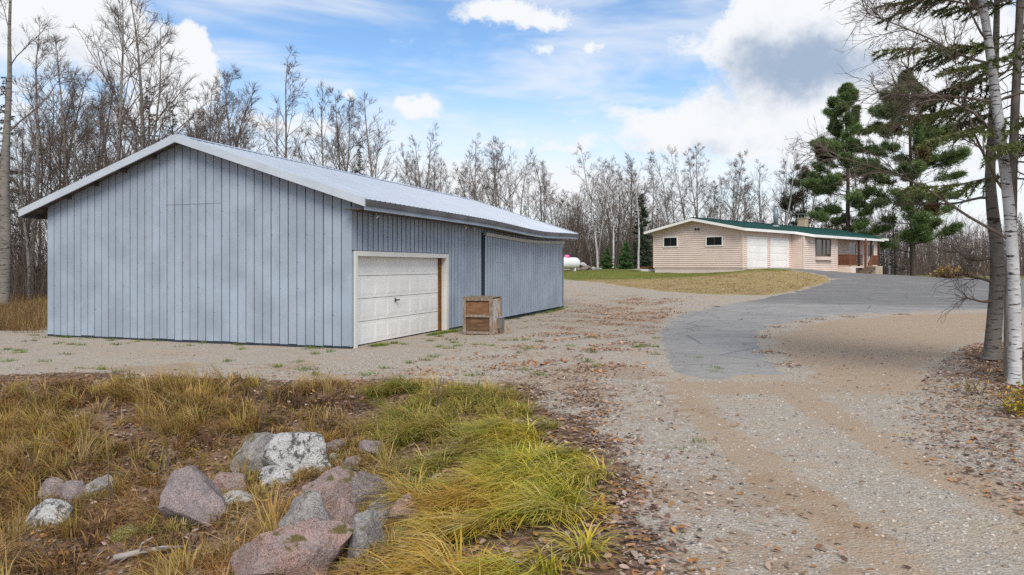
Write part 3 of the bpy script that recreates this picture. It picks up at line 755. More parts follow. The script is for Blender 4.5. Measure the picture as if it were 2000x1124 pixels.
# ------------------------------------------------------------------ the ranch house
HA = math.radians(45.2); FL = 1.75
house = empty('ranch_house', (16.14, 52.0, FL), -HA, 'long low peach-sided ranch house with green roof and two white garage doors', 'house')
HD = 7.33; XR = -HD / 2
def hz(x): return 3.66 - 0.206 * abs(x - XR)
def laps(name, o, du, nrm, z0, z1, spans, ex=.152):
    """lapped boards on a wall: o corner, du unit direction along, nrm outward; spans(za, zb) -> list of (s0, s1)"""
    m = MB(); o, du, nrm = Vector(o), Vector(du), Vector(nrm); z = z0
    while z < z1 - .02:
        b = min(z + ex, z1)
        for (s0, s1) in spans(z, b):
            if s1 - s0 < .03: continue
            P = lambda s, off, zz: tuple(o + du * s + nrm * off + Vector((0, 0, zz)))
            m.hexa([P(s0, .0, z + .022), P(s0, .05, z + .022), P(s1, .05, z + .022), P(s1, .0, z + .022)][::-1], [P(s0, .0, b + .02), P(s0, .012, b + .02), P(s1, .012, b + .02), P(s1, .0, b + .02)][::-1])
        z = b
    ob = m.build(name, M['siding'], house); ob['kind'] = 'stuff'; return ob
def holes(s0, s1, hs):
    def f(za, zb):
        sp_ = [(s0, s1)]
        for (a, b, c, d) in hs:
            if zb > c + .01 and za < d - .01:
                nn = []
                for (p, q) in sp_:
                    if a > p: nn.append((p, min(q, a)))
                    if b < q: nn.append((max(p, b), q))
                    if b <= p or a >= q: nn.append((p, q)) if (p, q) not in nn else None
                sp_ = nn
        return sp_
    return f
def gable_span(za, zb):
    k = (3.66 - .10 - (za + zb) / 2) / .206
    a = max(-HD, XR - k); b = min(0, XR + k)
    return [(a, b)] if b > a else []
core = MB(); n = 0
for y in (.0, 26.0): core.v += [(-HD, y, -.1), (0, y, -.1), (0, y, hz(0) - .1), (XR, y, hz(XR) - .1), (-HD, y, hz(-HD) - .1)]
core.f += [tuple(range(4, -1, -1)), tuple(range(5, 10))] + [(i, (i + 1) % 5, 5 + (i + 1) % 5, 5 + i) for i in range(5)]
core.box(.0, 1.0, 7.66, 14.0, -.5, hz(1) - .12)
core.build('wall', M['siding'], house)
laps('siding', (0, 0, 0), (1, 0, 0), (0, -1, 0), 0.0, 3.5, gable_span)
laps('siding', (0, 0, 0), (0, 1, 0), (1, 0, 0), 0.0, 2.62, holes(.07, 7.62, [(.62, 3.6, -.1, 2.22), (4.14, 7.15, -.1, 2.22)]))
laps('siding', (0, 7.66, 0), (1, 0, 0), (0, -1, 0), -.10, 2.55, lambda a, b: [(.0, .94)])
laps('siding', (1.0, 7.66, 0), (0, 1, 0), (1, 0, 0), -.30, 2.45, holes(.07, 6.34, []))
laps('siding', (0, 14.0, 0), (0, 1, 0), (1, 0, 0), -.1, 2.6, holes(.0, 11.95, []))
for (x, y) in ((.0, -.0), (1.0, 7.66), (1.0, 13.95), (0., 25.95), (-HD - .03, 0.)):
    MB().box(x - .05, x + .058, y - .058, y + .05, -.02 if y < 1 else -.3, min(hz(x) - .1, 2.6)).build('corner_board', M['peachtrim'], house)
MB().box(-HD + .02, -.02, .02, 1.0, -.75, -.005).box(-HD + .02, -HD + .4, 1.0, 26, -.75, -.1).build('foundation', M['found'], house)
MB().box(-.9, .62, 7.75, 13.9, -.9, -.31).box(-1, .94, 7.75, 13.95, -.9, -.31).build('foundation', M['found'], house)
# roof
edge = [(-.62, .55), (7.2, .55), (8.0, 1.65), (22.9, 1.65), (22.91, .75), (26.8, .75)]
roof = obj('roof', None, house)
m = MB()
for (ya, xa), (yb, xb) in zip(edge[:-1], edge[1:]):
    if yb - ya < .1: continue
    t = [(XR, ya, hz(XR)), (xa, ya, hz(xa)), (xb, yb, hz(xb)), (XR, yb, hz(XR))]
    m.hexa([(p[0], p[1], p[2] - .06) for p in t], t)
t = [(XR - 4.2, -.62, hz(XR - 4.2)), (XR, -.62, hz(XR)), (XR, 26.8, hz(XR)), (XR - 4.2, 26.8, hz(XR - 4.2))]
m.hexa([(p[0], p[1], p[2] - .06) for p in t], t)
m.build('shingles', M['green'], roof)
for k in range(1, 14):                                # raised shingle courses on the front slope
    x = XR + k * .30
    if x > .5: break
    MB().hexa([(x, -.6, hz(x) + .001), (x + .12, -.6, hz(x + .12) + .001), (x + .12, 26.7, hz(x + .12) + .001), (x, 26.7, hz(x) + .001)], [(x, -.6, hz(x) + .004), (x + .12, -.6, hz(x + .12) + .014), (x + .12, 26.7, hz(x + .12) + .014), (x, 26.7, hz(x) + .004)]).build('shingle_course', M['green'], roof)
MB().bar((XR, -.63, hz(XR) + .012), (XR, 26.8, hz(XR) + .012), .26, .03).build('ridge_cap', M['green'], roof)
def fascia(a, b, hgt=.19, th=.03):
    (x0, y0), (x1, y1) = a, b; d = Vector((x1 - x0, y1 - y0)).normalized(); nn = Vector((d.y, -d.x)) * th
    za, zb = hz(x0) - .045, hz(x1) - .045
    bt = [(x0, y0, za - hgt), (x0 + nn.x, y0 + nn.y, za - hgt), (x1 + nn.x, y1 + nn.y, zb - hgt), (x1, y1, zb - hgt)]
    MB().hexa(bt, [(p[0], p[1], p[2] + hgt) for p in bt]).build('fascia', M['white'], roof)
for (ya, xa), (yb, xb) in zip(edge[:-1], edge[1:]): fascia((xa, ya), (xb, yb))
fascia((XR - 4.2, -.62), (XR, -.62)); fascia((XR, -.62), (.55, -.62))
fascia((.75, 26.8), (XR, 26.8)); fascia((XR, 26.8), (XR - 4.2, 26.8))
m = MB()
for (ya, xa), (yb, xb) in zip(edge[:-1], edge[1:]):
    if yb - ya < .1: continue
    z = [(XR, ya, hz(XR) - .13), (xa, ya, hz(xa) - .13), (xb, yb, hz(xb) - .13), (XR, yb, hz(XR) - .13)]
    m.hexa([(p[0], p[1], p[2] - .02) for p in z], z)
z = [(XR - 4.15, -.6, hz(XR - 4.15) - .13), (XR, -.6, hz(XR) - .13), (XR, 26.7, hz(XR) - .13), (XR - 4.15, 26.7, hz(XR - 4.15) - .13)]
m.hexa([(p[0], p[1], p[2] - .02) for p in z], z)
m.build('soffit', M['peachtrim'], roof)
# flue and chimney
fl = obj('flue_pipe', None, roof)
zf = hz(-2.0)
MB().tube([(-2, 9.25, zf - .05), (-2, 9.25, zf + .85), (-2, 9.25, zf + 1.45)], .19, 16).build('pipe', M['flue'], fl, 0, True)
MB().tube([(-2, 9.25, zf - .02), (-2, 9.25, zf + .10)], [.36, .2], 16).build('flashing', M['galv'], fl)
MB().tube([(-2, 9.25, zf + 1.45), (-2, 9.25, zf + 1.62)], .12, 12).tube([(-2, 9.25, zf + 1.62), (-2, 9.25, zf + 1.66), (-2, 9.25, zf + 1.74)], [.24, .24, .06], 12).build('cap', M['galv'], fl)
ch = obj('chimney', None, roof)
MB().box(-4.35, -3.65, 18.5, 19.2, 3.2, 4.45).build('shaft', M['chim'], ch, .01)
MB().box(-4.40, -3.60, 18.45, 19.25, 4.45, 4.52).build('crown', M['chim'], ch, .01)
for (x, y) in ((-4.3, 18.55), (-3.7, 18.55), (-3.7, 19.15), (-4.3, 19.15)): MB().bar((x, y, 4.52), (x, y, 4.86), .04, .04).build('cap_post', M['galv'], ch)
MB().box(-4.42, -3.58, 18.43, 19.27, 4.86, 4.89).build('cap', M['galv'], ch)
MB().tube([(-4.6, 21.8, 3.2), (-4.6, 21.8, 4.15)], .06, 10).build('vent_pipe', M['white'], roof)
# gable windows, lamp, garage doors
for (x0, x1, z0, z1) in ((-6.42, -5.28, 1.62, 2.25), (-2.78, -1.55, 1.62, 2.20)):
    wn = obj('window', None, house); y = -.066
    for a in ((x0 - .09, x1 + .09, z1, z1 + .09), (x0 - .09, x1 + .09, z0 - .09, z0), (x0 - .09, x0, z0, z1), (x1, x1 + .09, z0, z1)):
        MB().box(a[0], a[1], y - .03, y + .03, a[2], a[3]).build('frame', M['white'], wn)
    xm = (x0 + x1) / 2
    MB().box(x0, xm - .015, y + .006, y + .012, z0, z1).build('pane', M['glass'], wn); MB().box(xm + .015, x1, y + .006, y + .012, z0, z1).build('pane', M['glass'], wn)
    MB().box(xm - .015, xm + .015, y - .004, y + .02, z0, z1).build('mullion', M['browngrey'], wn)
lp = obj('flood_lamp', None, house)
MB().box(-3.62, -3.5, -.09, -.035, 2.78, 2.92).build('base', M['cream'], lp)
MB().tube([(-3.6, -.07, 2.86), (-3.72, -.16, 2.80)], [.05, .08], 10).tube([(-3.52, -.07, 2.86), (-3.4, -.16, 2.80)], [.05, .08], 10).build('lamp_head', M['black'], lp)
for (y0, y1) in ((.72, 3.5), (4.24, 7.05)):
    gf_ = obj('garage_door_frame', None, house)
    for a in ((y0 - .1, y0, -.02, 2.2), (y1, y1 + .1, -.02, 2.2)): MB().box(-.04, .06, a[0], a[1], a[2], a[3]).build('frame_board', M['white'], gf_)
    MB().box(-.04, .061, y0 - .1, y1 + .1, 2.12, 2.22).build('frame_board', M['white'], gf_)
    garage_door(house, y0, y1, 0, 2.12, .02, 4, 4, M['white'], .04, True)
# picture window with planter shelf
wn = obj('picture_window', None, house); y0, y1, z0, z1 = 9.75, 12.45, .95, 2.2
for a in ((y0 - .08, y1 + .08, z1, z1 + .08), (y0 - .08, y1 + .08, z0 - .08, z0), (y0 - .08, y0, z0, z1), (y1, y1 + .08, z0, z1)):
    MB().box(1.02, 1.10, a[0], a[1], a[2], a[3]).build('frame', M['browngrey'], wn)
div = [y0, y0 + 1.2, y0 + 1.95, y1]
for k in range(3):
    MB().box(1.053, 1.058, div[k] + .03, div[k + 1] - .03, z0, z1).build('pane', M['glass'], wn)
    if k: MB().box(1.02, 1.095, div[k] - .06, div[k] + .06, z0, z1).build('mullion', M['browngrey'], wn)
MB().box(1.035, 1.28, y0 - .12, y1 + .12, z0 - .36, z0 - .09).build('planter_shelf', M['peachtrim'], wn, .01)
MB().box(1.04, 1.10, 8.55, 8.85, 2.0, 2.08).tube([(1.08, 8.6, 2.04), (1.2, 8.6, 2.0)], [.04, .07], 8).tube([(1.08, 8.8, 2.04), (1.2, 8.8, 2.0)], [.04, .07], 8).build('flood_lamp', M['white'], house)
for (y0, y1) in ((19.0, 20.5), (23.3, 24.9)):
    wn = obj('window', None, house); z0, z1 = .98, 2.12
    for a in ((y0 - .08, y1 + .08, z1, z1 + .08), (y0 - .08, y1 + .08, z0 - .08, z0), (y0 - .08, y0, z0, z1), (y1, y1 + .08, z0, z1)):
        MB().box(.02, .095, a[0], a[1], a[2], a[3]).build('frame', M['white'], wn)
    ym = (y0 + y1) / 2
    MB().box(.053, .058, y0, ym - .02, z0, z1).build('pane', M['glass'], wn); MB().box(.053, .058, ym + .02, y1, z0, z1).build('pane', M['glass'], wn)
    MB().box(.04, .075, ym - .02, ym + .02, z0, z1).build('mullion', M['white'], wn)
# porch
po = obj('porch', None, house)
DK = .12; g0 = -.62
MB().box(.04, 1.6, 14.05, 22.3, DK - .16, DK - .03).build('deck_frame', M['peachtrim'], po)
for k in range(10): MB().box(.05 + k * .155, .05 + k * .155 + .145, 14.05, 22.3, DK - .029, DK).build('deck_board', M['step'], po)
MB().box(1.0, 2.05, 14.06, 15.2, g0, DK - .02).build('porch_foundation', M['peachtrim'], po)
MB().box(.6, 1.55, 19.8, 22.25, g0 - .1, DK - .165).build('porch_foundation', M['concrete'], po)
for k in range(4):
    y = 18.3 - k * .55; z = DK - (k + 1) * .16
    MB().box(1.61, 2.55, y - .58, y, z - .04, z).build('stair_tread', M['step'], po)
    MB().box(1.61, 2.55, y - .02, y, z + .001, z + .119).build('stair_riser', M['step'], po)
MB().box(1.61, 2.55, 18.31, 19.9, g0 - .1, DK).build('stair_landing', M['concrete'], po)
PH = hz(1.5) - .16
for (x, y, mt, zb, zt) in ((1.5, 17.35, 'dbrown', DK, PH), (1.68, 18.35, 'brown', g0 - .1, hz(1.68) - .1), (1.5, 20.2, 'dbrown', DK, PH), (1.5, 22.0, 'dbrown', DK, PH), (2.0, 14.1, 'brown', DK - .02, DK + 1.0)):  # first post's darker brown puts its shade into the colour
    MB().bar((x, y, zb), (x, y, zt), .15 if zt > 1.5 else .1, .15 if zt > 1.5 else .1).build('post', M[mt], po)
def railing(a, b, mat, step_=.13, bw_=.022):
    rl = obj('railing', None, po); a, b = Vector(a), Vector(b); L = (b - a).length; n = int(L / step_)
    MB().bar(a + Vector((0, 0, .93)), b + Vector((0, 0, .93)), .09, .06).build('top_rail', mat, rl); MB().bar(a + Vector((0, 0, .1)), b + Vector((0, 0, .1)), .06, .07).build('bottom_rail', mat, rl)
    me = MB().box(-bw_, bw_, -bw_, bw_, .1, .92).mesh('baluster', mat)
    for i in range(n): obj('baluster', me, rl).location = a.lerp(b, (i + .5) / n)
railing((1.05, 14.1, DK), (1.95, 14.1, DK), M['brown'], .11, .042)
railing((2.0, 14.15, DK), (2.0, 15.2, DK), M['brown'], .12, .035)
railing((1.5, 15.3, DK), (1.5, 18.2, DK), M['dbrown'], .2, .02)
railing((1.5, 20.3, DK), (1.5, 21.9, DK), M['brown'], .12, .035)
railing((1.9, 18.35, DK - .72), (1.6, 20.15, DK), M['brown'], .14, .03)

# ------------------------------------------------------------------ tank, stones, small deck beside the house
tx, ty = 4.55, 61.5; tz = gz(tx, ty)
tk = empty('propane_tank', (tx, ty, tz), math.radians(38), 'white propane tank with pink dome beyond the far barn corner', 'propane tank')
prof = [(-1.35, .02), (-1.3, .22), (-1.18, .38), (-1.0, .47), (-.95, .48), (.95, .48), (1.0, .47), (1.18, .38), (1.3, .22), (1.35, .02)]
MB().tube([(a, 0, .66) for a, r in prof], [r for a, r in prof], 24).build('tank_body', M['tank'], tk, 0, True)
MB().tube([(0, 0, 1.1), (0, 0, 1.24), (0, 0, 1.33), (0, 0, 1.36)], [.24, .24, .16, .03], 16).build('valve_dome', M['pink'], tk, 0, True)
for x in (-.7, .7): MB().box(x - .06, x + .06, -.3, .3, -.1, .26).build('foot', M['tank'], tk)
dk = empty('garden_steps', (10.75, 58.4, gz(10.75, 58.4) - .05), -HA, 'low brown wooden landing with white skirting beside the house gable', 'landing')
MB().box(-.75, 0, 0, 1.2, 0, .25).build('skirting', M['white'], dk); 
for k in range(6): MB().box(-.78, .03, .2 * k - .02, .2 * k + .17, .255, .42).build('deck_board', M['brown'], dk)

def rock_mesh(name, seed, size, mat, planes=9, sub=3, rough=.05, flat=0.0):
    r = random.Random(seed); bm = bmesh.new(); bmesh.ops.create_icosphere(bm, subdivisions=sub, radius=1.0)
    for v in bm.verts:
        n_ = mnoise.noise(v.co * .9 + Vector((seed * 3.1, 0, 0))); v.co *= 1 + .12 * n_
    for k in range(planes):
        n_ = Vector((r.gauss(0, 1), r.gauss(0, 1), r.gauss(0.15, .8))).normalized(); d = r.uniform(.48, .78)
        for v in bm.verts:
            q = v.co.dot(n_) - d
            if q > 0: v.co -= n_ * q * .96
    for v in bm.verts:
        p = v.co * 3.0 + Vector((seed, seed * 2, 0)); v.co *= 1 + rough * mnoise.fractal(p, 1.0, 2.0, 4)
    xs = [v.co.x for v in bm.verts]; ys_ = [v.co.y for v in bm.verts]; zs = [v.co.z for v in bm.verts]
    sx = size[0] / (max(xs) - min(xs)); sy = size[1] / (max(ys_) - min(ys_)); sz = size[2] / (max(zs) - min(zs))
    for v in bm.verts: v.co = Vector((v.co.x * sx, v.co.y * sy, v.co.z * sz))
    me = bpy.data.meshes.new(name); bm.to_mesh(me); bm.free()
    me.polygons.foreach_set('use_smooth', [True] * len(me.polygons)); me.materials.append(M[mat])
    try: me.set_sharp_from_angle(angle=math.radians(26))
    except Exception: pass
    return me
pile = empty('stone_pile', (at(1137, 63), 63, gz(at(1137, 63), 63)), 0, 'heap of dark and pale stones beside the white tank', 'stone pile')
for k, (x, y, s, mt) in enumerate([(-.5, 0, .7, 'r_grey'), (.3, .1, .8, 'r_purple'), (1.0, -.1, .6, 'r_grey'), (0, -.4, .5, 'r_purple'), (.1, .2, .6, 'r_white'), (1.5, .1, .4, 'r_grey')]):
    o = obj('stone', rock_mesh('stone', 60 + k, (s, s * .8, s * .7), mt, 7, 2), pile); o.location = (x, y, s * .22 + (.35 if k == 4 else 0))

# boulders: u, v of the foot, width px, height px, depth ratio, material, seed, label, turn, lean
BOULD = [
 (585, 932, 134, 84, .9, 'r_white', 3, 'large white boulder spotted with dark lichen', .2),
 (375, 1030, 125, 112, .8, 'r_pgrey', 12, 'tall rounded grey and pink boulder standing in dry grass', .0),
 (640, 1020, 128, 100, .8, 'r_pink', 21, 'broad pink slab leaning behind the small rocks', .5),
 (714, 1000, 78, 88, .8, 'r_purple', 30, 'dark purplish blocky rock perched beside the broad pink slab', .6),
 (560, 1165, 250, 118, .8, 'r_pink', 41, 'biggest pink boulder with moss on top, at the bottom edge', .2),
 (604, 1100, 128, 118, .8, 'r_grey', 52, 'grey angular rock with dark broken face behind the biggest boulder', .3),
 (662, 1066, 70, 80, .9, 'r_pink', 63, 'small pink rock wedged between the slabs', 1.0),
 (742, 1042, 88, 66, .8, 'r_grey', 74, 'grey lichen-topped rock at the edge of the green grass', .4),
 (800, 1028, 74, 56, .9, 'r_pink', 85, 'low pinkish rock half hidden by green grass', .8),
 (712, 1095, 92, 84, .8, 'r_grey', 96, 'pale slanting rock beside the golden grass', 1.2),
 (762, 968, 42, 26, .9, 'r_purple', 107, 'small purplish stone in the grass right of the blocky rock', .1),
 (722, 894, 52, 34, .9, 'r_pgrey', 118, 'grey-pink rock near the green grass behind the slabs', .3),
 (458, 966, 66, 44, .9, 'r_pink', 129, 'rounded light pink rock behind the tall boulder', .7),
 (106, 982, 46, 46, .9, 'r_pgrey', 140, 'leftmost of three grey rocks in a row in dry grass', .2),
 (150, 984, 46, 40, .9, 'r_pgrey', 151, 'middle one of three grey rocks in a row in dry grass', .9),
 (197, 972, 50, 36, .9, 'r_grey', 162, 'rightmost of three grey rocks in a row in dry grass', .5),
 (95, 1034, 78, 48, .9, 'r_white', 173, 'low pale mossy rock at the far left of the ditch', .1),
 (655, 888, 48, 28, .9, 'r_pgrey', 184, 'grey rock just right of the white boulder', .5),
 (655, 904, 24, 16, .9, 'r_white', 195, 'small white stone right of the white boulder', .3),
 (692, 914, 48, 22, .9, 'r_pgrey', 206, 'flat pale rock below the grey-pink rock', .2),
 (545, 950, 90, 34, .9, 'r_white', 217, 'low whitish rock under the white boulder', .3),
 (515, 925, 120, 66, .8, 'r_grey', 228, 'dull grey-brown sloping rock left of the white boulder', .0),
 (748, 1000, 54, 24, .9, 'r_moss', 239, 'moss-capped rock under the purplish block', .2),
 (246, 1062, 54, 30, .9, 'r_moss', 250, 'small stone covered in yellow moss', .0),
 (466, 988, 70, 20, .9, 'r_white', 261, 'flat pale rock right of the tall boulder', .1)]
for (u, v, wp, hp, dr, mt, seed, lab, rz) in BOULD:
    x, y = on_ground(u, v); w = wp / F * y; hgt = hp / F * y
    me = rock_mesh('boulder', seed, (w * 1.05, w * dr, hgt * 1.35), mt, 11 if mt != 'r_white' else 5, 4 if wp > 60 else 3, .085)
    o = tag(obj('boulder', me), lab, 'boulder', 'boulders in the ditch'); y2 = y + w * dr * .4
    o.location = (at(u, y2), y2, gz(at(u, y), y) + hgt * .31); o.rotation_euler = (rnd.uniform(-.1, .1), rnd.uniform(-.12, .12), rz)

# ------------------------------------------------------------------ trees
class Wood:
    """collects tapered limbs as one array mesh"""
    def __init__(s): s.V = []; s.Fc = []; s.n = 0
    def limb(s, P, R, k=4):
        P = np.asarray(P, float); N = len(P); R = np.asarray(R, float)
        D = np.empty_like(P); D[1:-1] = P[2:] - P[:-2]; D[0] = P[1] - P[0]; D[-1] = P[-1] - P[-2]
        D /= np.linalg.norm(D, axis=1)[:, None] + 1e-9
        ref = np.where(np.abs(D[:, 2:3]) < .9, np.array([[0, 0, 1.]]), np.array([[1., 0, 0]]))
        A = np.cross(D, ref); A /= np.linalg.norm(A, axis=1)[:, None] + 1e-9; B = np.cross(A, D)
        an = np.arange(k) * 2 * np.pi / k
        ring = P[:, None] + R[:, None, None] * (A[:, None] * np.cos(an)[None, :, None] + B[:, None] * np.sin(an)[None, :, None])
        s.V.append(ring.reshape(-1, 3))
        i = (np.arange(N - 1)[:, None] * k + np.arange(k)[None]).ravel(); j = (np.arange(N - 1)[:, None] * k + (np.arange(k)[None] + 1) % k).ravel()
        s.Fc.append(np.stack([i, j, j + k, i + k], 1) + s.n); s.n += N * k
    def mesh(s, name, mat): return np_mesh(name, np.concatenate(s.V), np.concatenate(s.Fc), mat, None, True)
def path(p, d, L, n, rng, wob=.1, up=0.0):
    """a wandering limb from p in direction d"""
    P = [np.array(p, float)]; d = np.array(d, float); d /= np.linalg.norm(d)
    for i in range(n):
        d = d + rng.normal(0, wob, 3) + np.array([0, 0, up]); d /= np.linalg.norm(d); P.append(P[-1] + d * L / n)
    return np.array(P)
def along(P, t):
    f = t * (len(P) - 1); i = min(int(f), len(P) - 2); return P[i] + (P[i + 1] - P[i]) * (f - i), (P[i + 1] - P[i]) / (np.linalg.norm(P[i + 1] - P[i]) + 1e-9)
def side_dir(d, ang, rng, az=None):
    r = np.cross(d, rng.normal(0, 1, 3)) if az is None else np.array([math.cos(az), math.sin(az), 0]); r = r - d * np.dot(r, d)
    r /= np.linalg.norm(r) + 1e-9; return d * math.cos(ang) + r * math.sin(ang)
def bare_tree(seed, H=14.0, r0=.13, n1=26, first=.3, spread=.42, ang=.75, tw=.0058, n2=(5, 8), n3=(4, 7), fork=False, lean=0.0, wob=.035, up=.09, limbmat='twig', trunkmat='aspen', tk=7):
    rng = np.random.default_rng(seed); tr, cr = Wood(), Wood()
    T = path((0, 0, -.25), (lean, 0, 1), H + .25, 16, rng, wob, .03); t_ = np.linspace(0, 1, 17)
    tr.limb(T, r0 * (1 - t_) ** .85 + .012, tk)
    stems = [(T, r0, first)]
    if fork:
        p, d = along(T, rng.uniform(.28, .4)); Lf = H * .62
        G = path(p, side_dir(d, .38, rng), Lf, 10, rng, wob, .06); tr.limb(G, np.linspace(r0 * .6, .012, 11), 6); stems.append((G, r0 * .6, .2))
    for (S, rs, fs) in stems:
        m = int(n1 * (1 if S is T else .6))
        for k in range(m):
            t = fs + (1 - fs) * (k + rng.uniform(0, .8)) / m; t = min(t, .985)
            p, d = along(S, t); Hs = H if S is T else H * .6
            L = max(.5, spread * Hs * (1 - t) ** .8 * rng.uniform(.6, 1.1)); r = max(.012, rs * (1 - t) ** .85 * .42)
            B = path(p, side_dir(d, ang * rng.uniform(.75, 1.2), rng, rng.uniform(0, 6.28)), L, 6, rng, .10, up); cr.limb(B, np.linspace(r, tw * 1.2, 7), 4)
            for q in range(rng.integers(*n2)):
                t2 = rng.uniform(.2, 1); p2, d2 = along(B, t2); L2 = max(.35, L * .5 * (1.15 - t2) * rng.uniform(.6, 1.2))
                B2 = path(p2, side_dir(d2, rng.uniform(.4, .9), rng), L2, 4, rng, .13, up * .9); cr.limb(B2, np.linspace(max(tw * 1.3, r * .4), tw, 5), 3)
                for w in range(rng.integers(*n3)):
                    p3, d3 = along(B2, rng.uniform(.25, 1)); cr.limb(path(p3, side_dir(d3, rng.uniform(.35, .9), rng), rng.uniform(.25, .75) * min(1, .45 + L2 * .3), 2, rng, .12, .07), [tw * .95, tw * .8, tw * .5], 3)
    return tr.mesh('trunk', M[trunkmat]), cr.mesh('crown', M[limbmat])
def blades(P, D, L, W, rng):
    """thin triangles at P pointing along D; returns verts, faces"""
    n = len(P); D = D / (np.linalg.norm(D, axis=1)[:, None] + 1e-9)
    S = np.cross(D, rng.normal(0, 1, (n, 3))); S /= np.linalg.norm(S, axis=1)[:, None] + 1e-9
    V = np.stack([P - S * W[:, None] / 2, P + S * W[:, None] / 2, P + D * L[:, None]], 1).reshape(-1, 3)
    return V, np.arange(3 * n).reshape(-1, 3)
def pine(seed, H=20.0, r0=.27, nb=88, first=.16, reach=.27, tufts=46, nbl=56, base=(.13, .195, .065), shape=None, droop=0.0, blen=(.2, .4), bw=.052, gap=.16, rusty=.05):
    rng = np.random.default_rng(seed); tr, cr = Wood(), Wood(); Ps, Ds, Ls, Cs = [], [], [], []
    T = path((0, 0, -.3), (0, 0, 1), H + .3, 16, rng, .015, .03); tr.limb(T, r0 * (1 - np.linspace(0, 1, 17)) ** .8 + .02, 8)
    for k in range(nb):
        t = first + (1 - first) * ((k + rng.uniform(0, .9)) / nb) ** .92; p, d = along(T, min(t, .99))
        sh_ = shape(t) if shape else (1 - ((t - .38) / .64) ** 2 if t > .38 else .75 + .6 * t)
        if rng.random() < gap * .5: continue
        L = max(.5, reach * H * max(.1, sh_) * rng.uniform(.4, 1.2)); az = rng.uniform(0, 6.28)
        B = path(p, (math.cos(az), math.sin(az), .15 + .55 * (t - .3) - droop), L, 8, rng, .08, .035); cr.limb(B, np.linspace(max(.018, r0 * .22 * (1.1 - t)), .01, 9), 4)
        tone = rng.uniform(.65, 1.35); rust = rng.random() < rusty
        for q in range(int(tufts * (.35 + .65 * L / (reach * H)))):
            t2 = 1 - rng.uniform(0, .68) ** 1.3; p2, d2 = along(B, t2); L2 = rng.uniform(.3, .38 * L + .5) * (1.25 - t2)
            e = side_dir(d2, rng.uniform(.5, 1.1), rng); e[2] = abs(e[2]) * .45 + .08
            B2 = path(p2, e, L2, 3, rng, .15, .05); cr.limb(B2, [.012, .01, .008, .006], 3)
            for e_ in range(2):
                n = nbl // 2; o = B2[-1 - e_] + rng.normal(0, .13, (n, 3)); dd = rng.normal(0, 1, (n, 3)); dd[:, 2] = dd[:, 2] * .55 + .45; dd += 1.1 * (B2[-1] - B2[0]) / (L2 + .01)
                Ps.append(o); Ds.append(dd); Ls.append(rng.uniform(blen[0], blen[1], n)); s_ = tone * rng.uniform(.7, 1.3)
                c = np.array(base) * s_ if not rust else np.array((.12, .085, .035)) * s_
                Cs.append(np.tile(c, (n, 1)) * rng.uniform(.75, 1.3, (n, 1)))
    P = np.concatenate(Ps); V, Fc = blades(P, np.concatenate(Ds), np.concatenate(Ls), np.full(len(P), bw) * rng.uniform(.7, 1.3, len(P)), rng)
    return tr.mesh('trunk', M['pinebark']), cr.mesh('branches', M['pinebark']), np_mesh('needles', V, Fc, M['needle'], np.repeat(np.concatenate(Cs), 3, 0))
def spruce(seed, H=10.0, r0=.12, nb=70, first=.06, reach=.2, base=(.035, .065, .03), ntw=13, nbl=16, blen=(.06, .13), bw=.016, droop=.12, gap=.1, dead=0.0, power=.9, sweep=0.0, bm='pinebark'):
    """conical spruce or fir: drooping boughs with flat sprays of needled twigs"""
    rng = np.random.default_rng(seed); tr, cr = Wood(), Wood(); Ps, Ds, Ls, Cs = [], [], [], []
    T = path((0, 0, -.2), (0, 0, 1), H + .2, 12, rng, .012, .03); tr.limb(T, r0 * (1 - np.linspace(0, 1, 13)) ** .9 + .012, 8)
    for k in range(nb):
        t = first + (1 - first) * (k + rng.uniform(0, .9)) / nb; p, d = along(T, min(t, .995))
        if rng.random() < gap: continue
        L = max(.12, reach * H * (1 - t) ** power * rng.uniform(.6, 1.1)); az = rng.uniform(0, 6.28)
        B = path(p, (math.cos(az), math.sin(az), .25 * (t - .5) - droop), L, 7, rng, .05, .02 - sweep); cr.limb(B, np.linspace(max(.008, r0 * .2 * (1.1 - t)), .005, 8), 4)
        isd = rng.random() < dead; tone = rng.uniform(.65, 1.35)
        nt = int(ntw * (.4 + L / (reach * H) * .9))
        for q in range(nt):
            t2 = .12 + .88 * (q + rng.uniform(0, 1)) / nt; p2, d2 = along(B, min(t2, 1)); sd_ = np.cross(d2, (0, 0, 1.)) * (1 if q % 2 else -1)
            L2 = (.14 + .34 * L * (1.05 - t2)) * rng.uniform(.6, 1.2)
            e = sd_ * .8 + d2 * .75 + np.array([0, 0, -.15 - droop * .6]); B2 = path(p2, e, L2, 3, rng, .1, -.05); cr.limb(B2, [.006, .005, .004, .003], 3)
            if isd: continue
            n = max(5, int(nbl * (.4 + L2))); tt = rng.uniform(0, 1, n); f = tt * 3; i = np.minimum(f.astype(int), 2)
            o = B2[i] + (B2[i + 1] - B2[i]) * (f - i)[:, None]; ax = (B2[-1] - B2[0]) / (np.linalg.norm(B2[-1] - B2[0]) + 1e-9)
            dd = rng.normal(0, .55, (n, 3)) + ax + np.array([0, 0, .05])
            Ps.append(o); Ds.append(dd); Ls.append(rng.uniform(blen[0], blen[1], n)); Cs.append(np.tile(np.array(base) * tone * rng.uniform(.75, 1.3), (n, 1)) * rng.uniform(.7, 1.35, (n, 1)))
    P = np.concatenate(Ps); V, Fc = blades(P, np.concatenate(Ds), np.concatenate(Ls), np.full(len(P), bw) * rng.uniform(.7, 1.3, len(P)), rng)
    return tr.mesh('trunk', M[bm]), cr.mesh('branches', M[bm]), np_mesh('needles', V, Fc, M['needle'], np.repeat(np.concatenate(Cs), 3, 0))

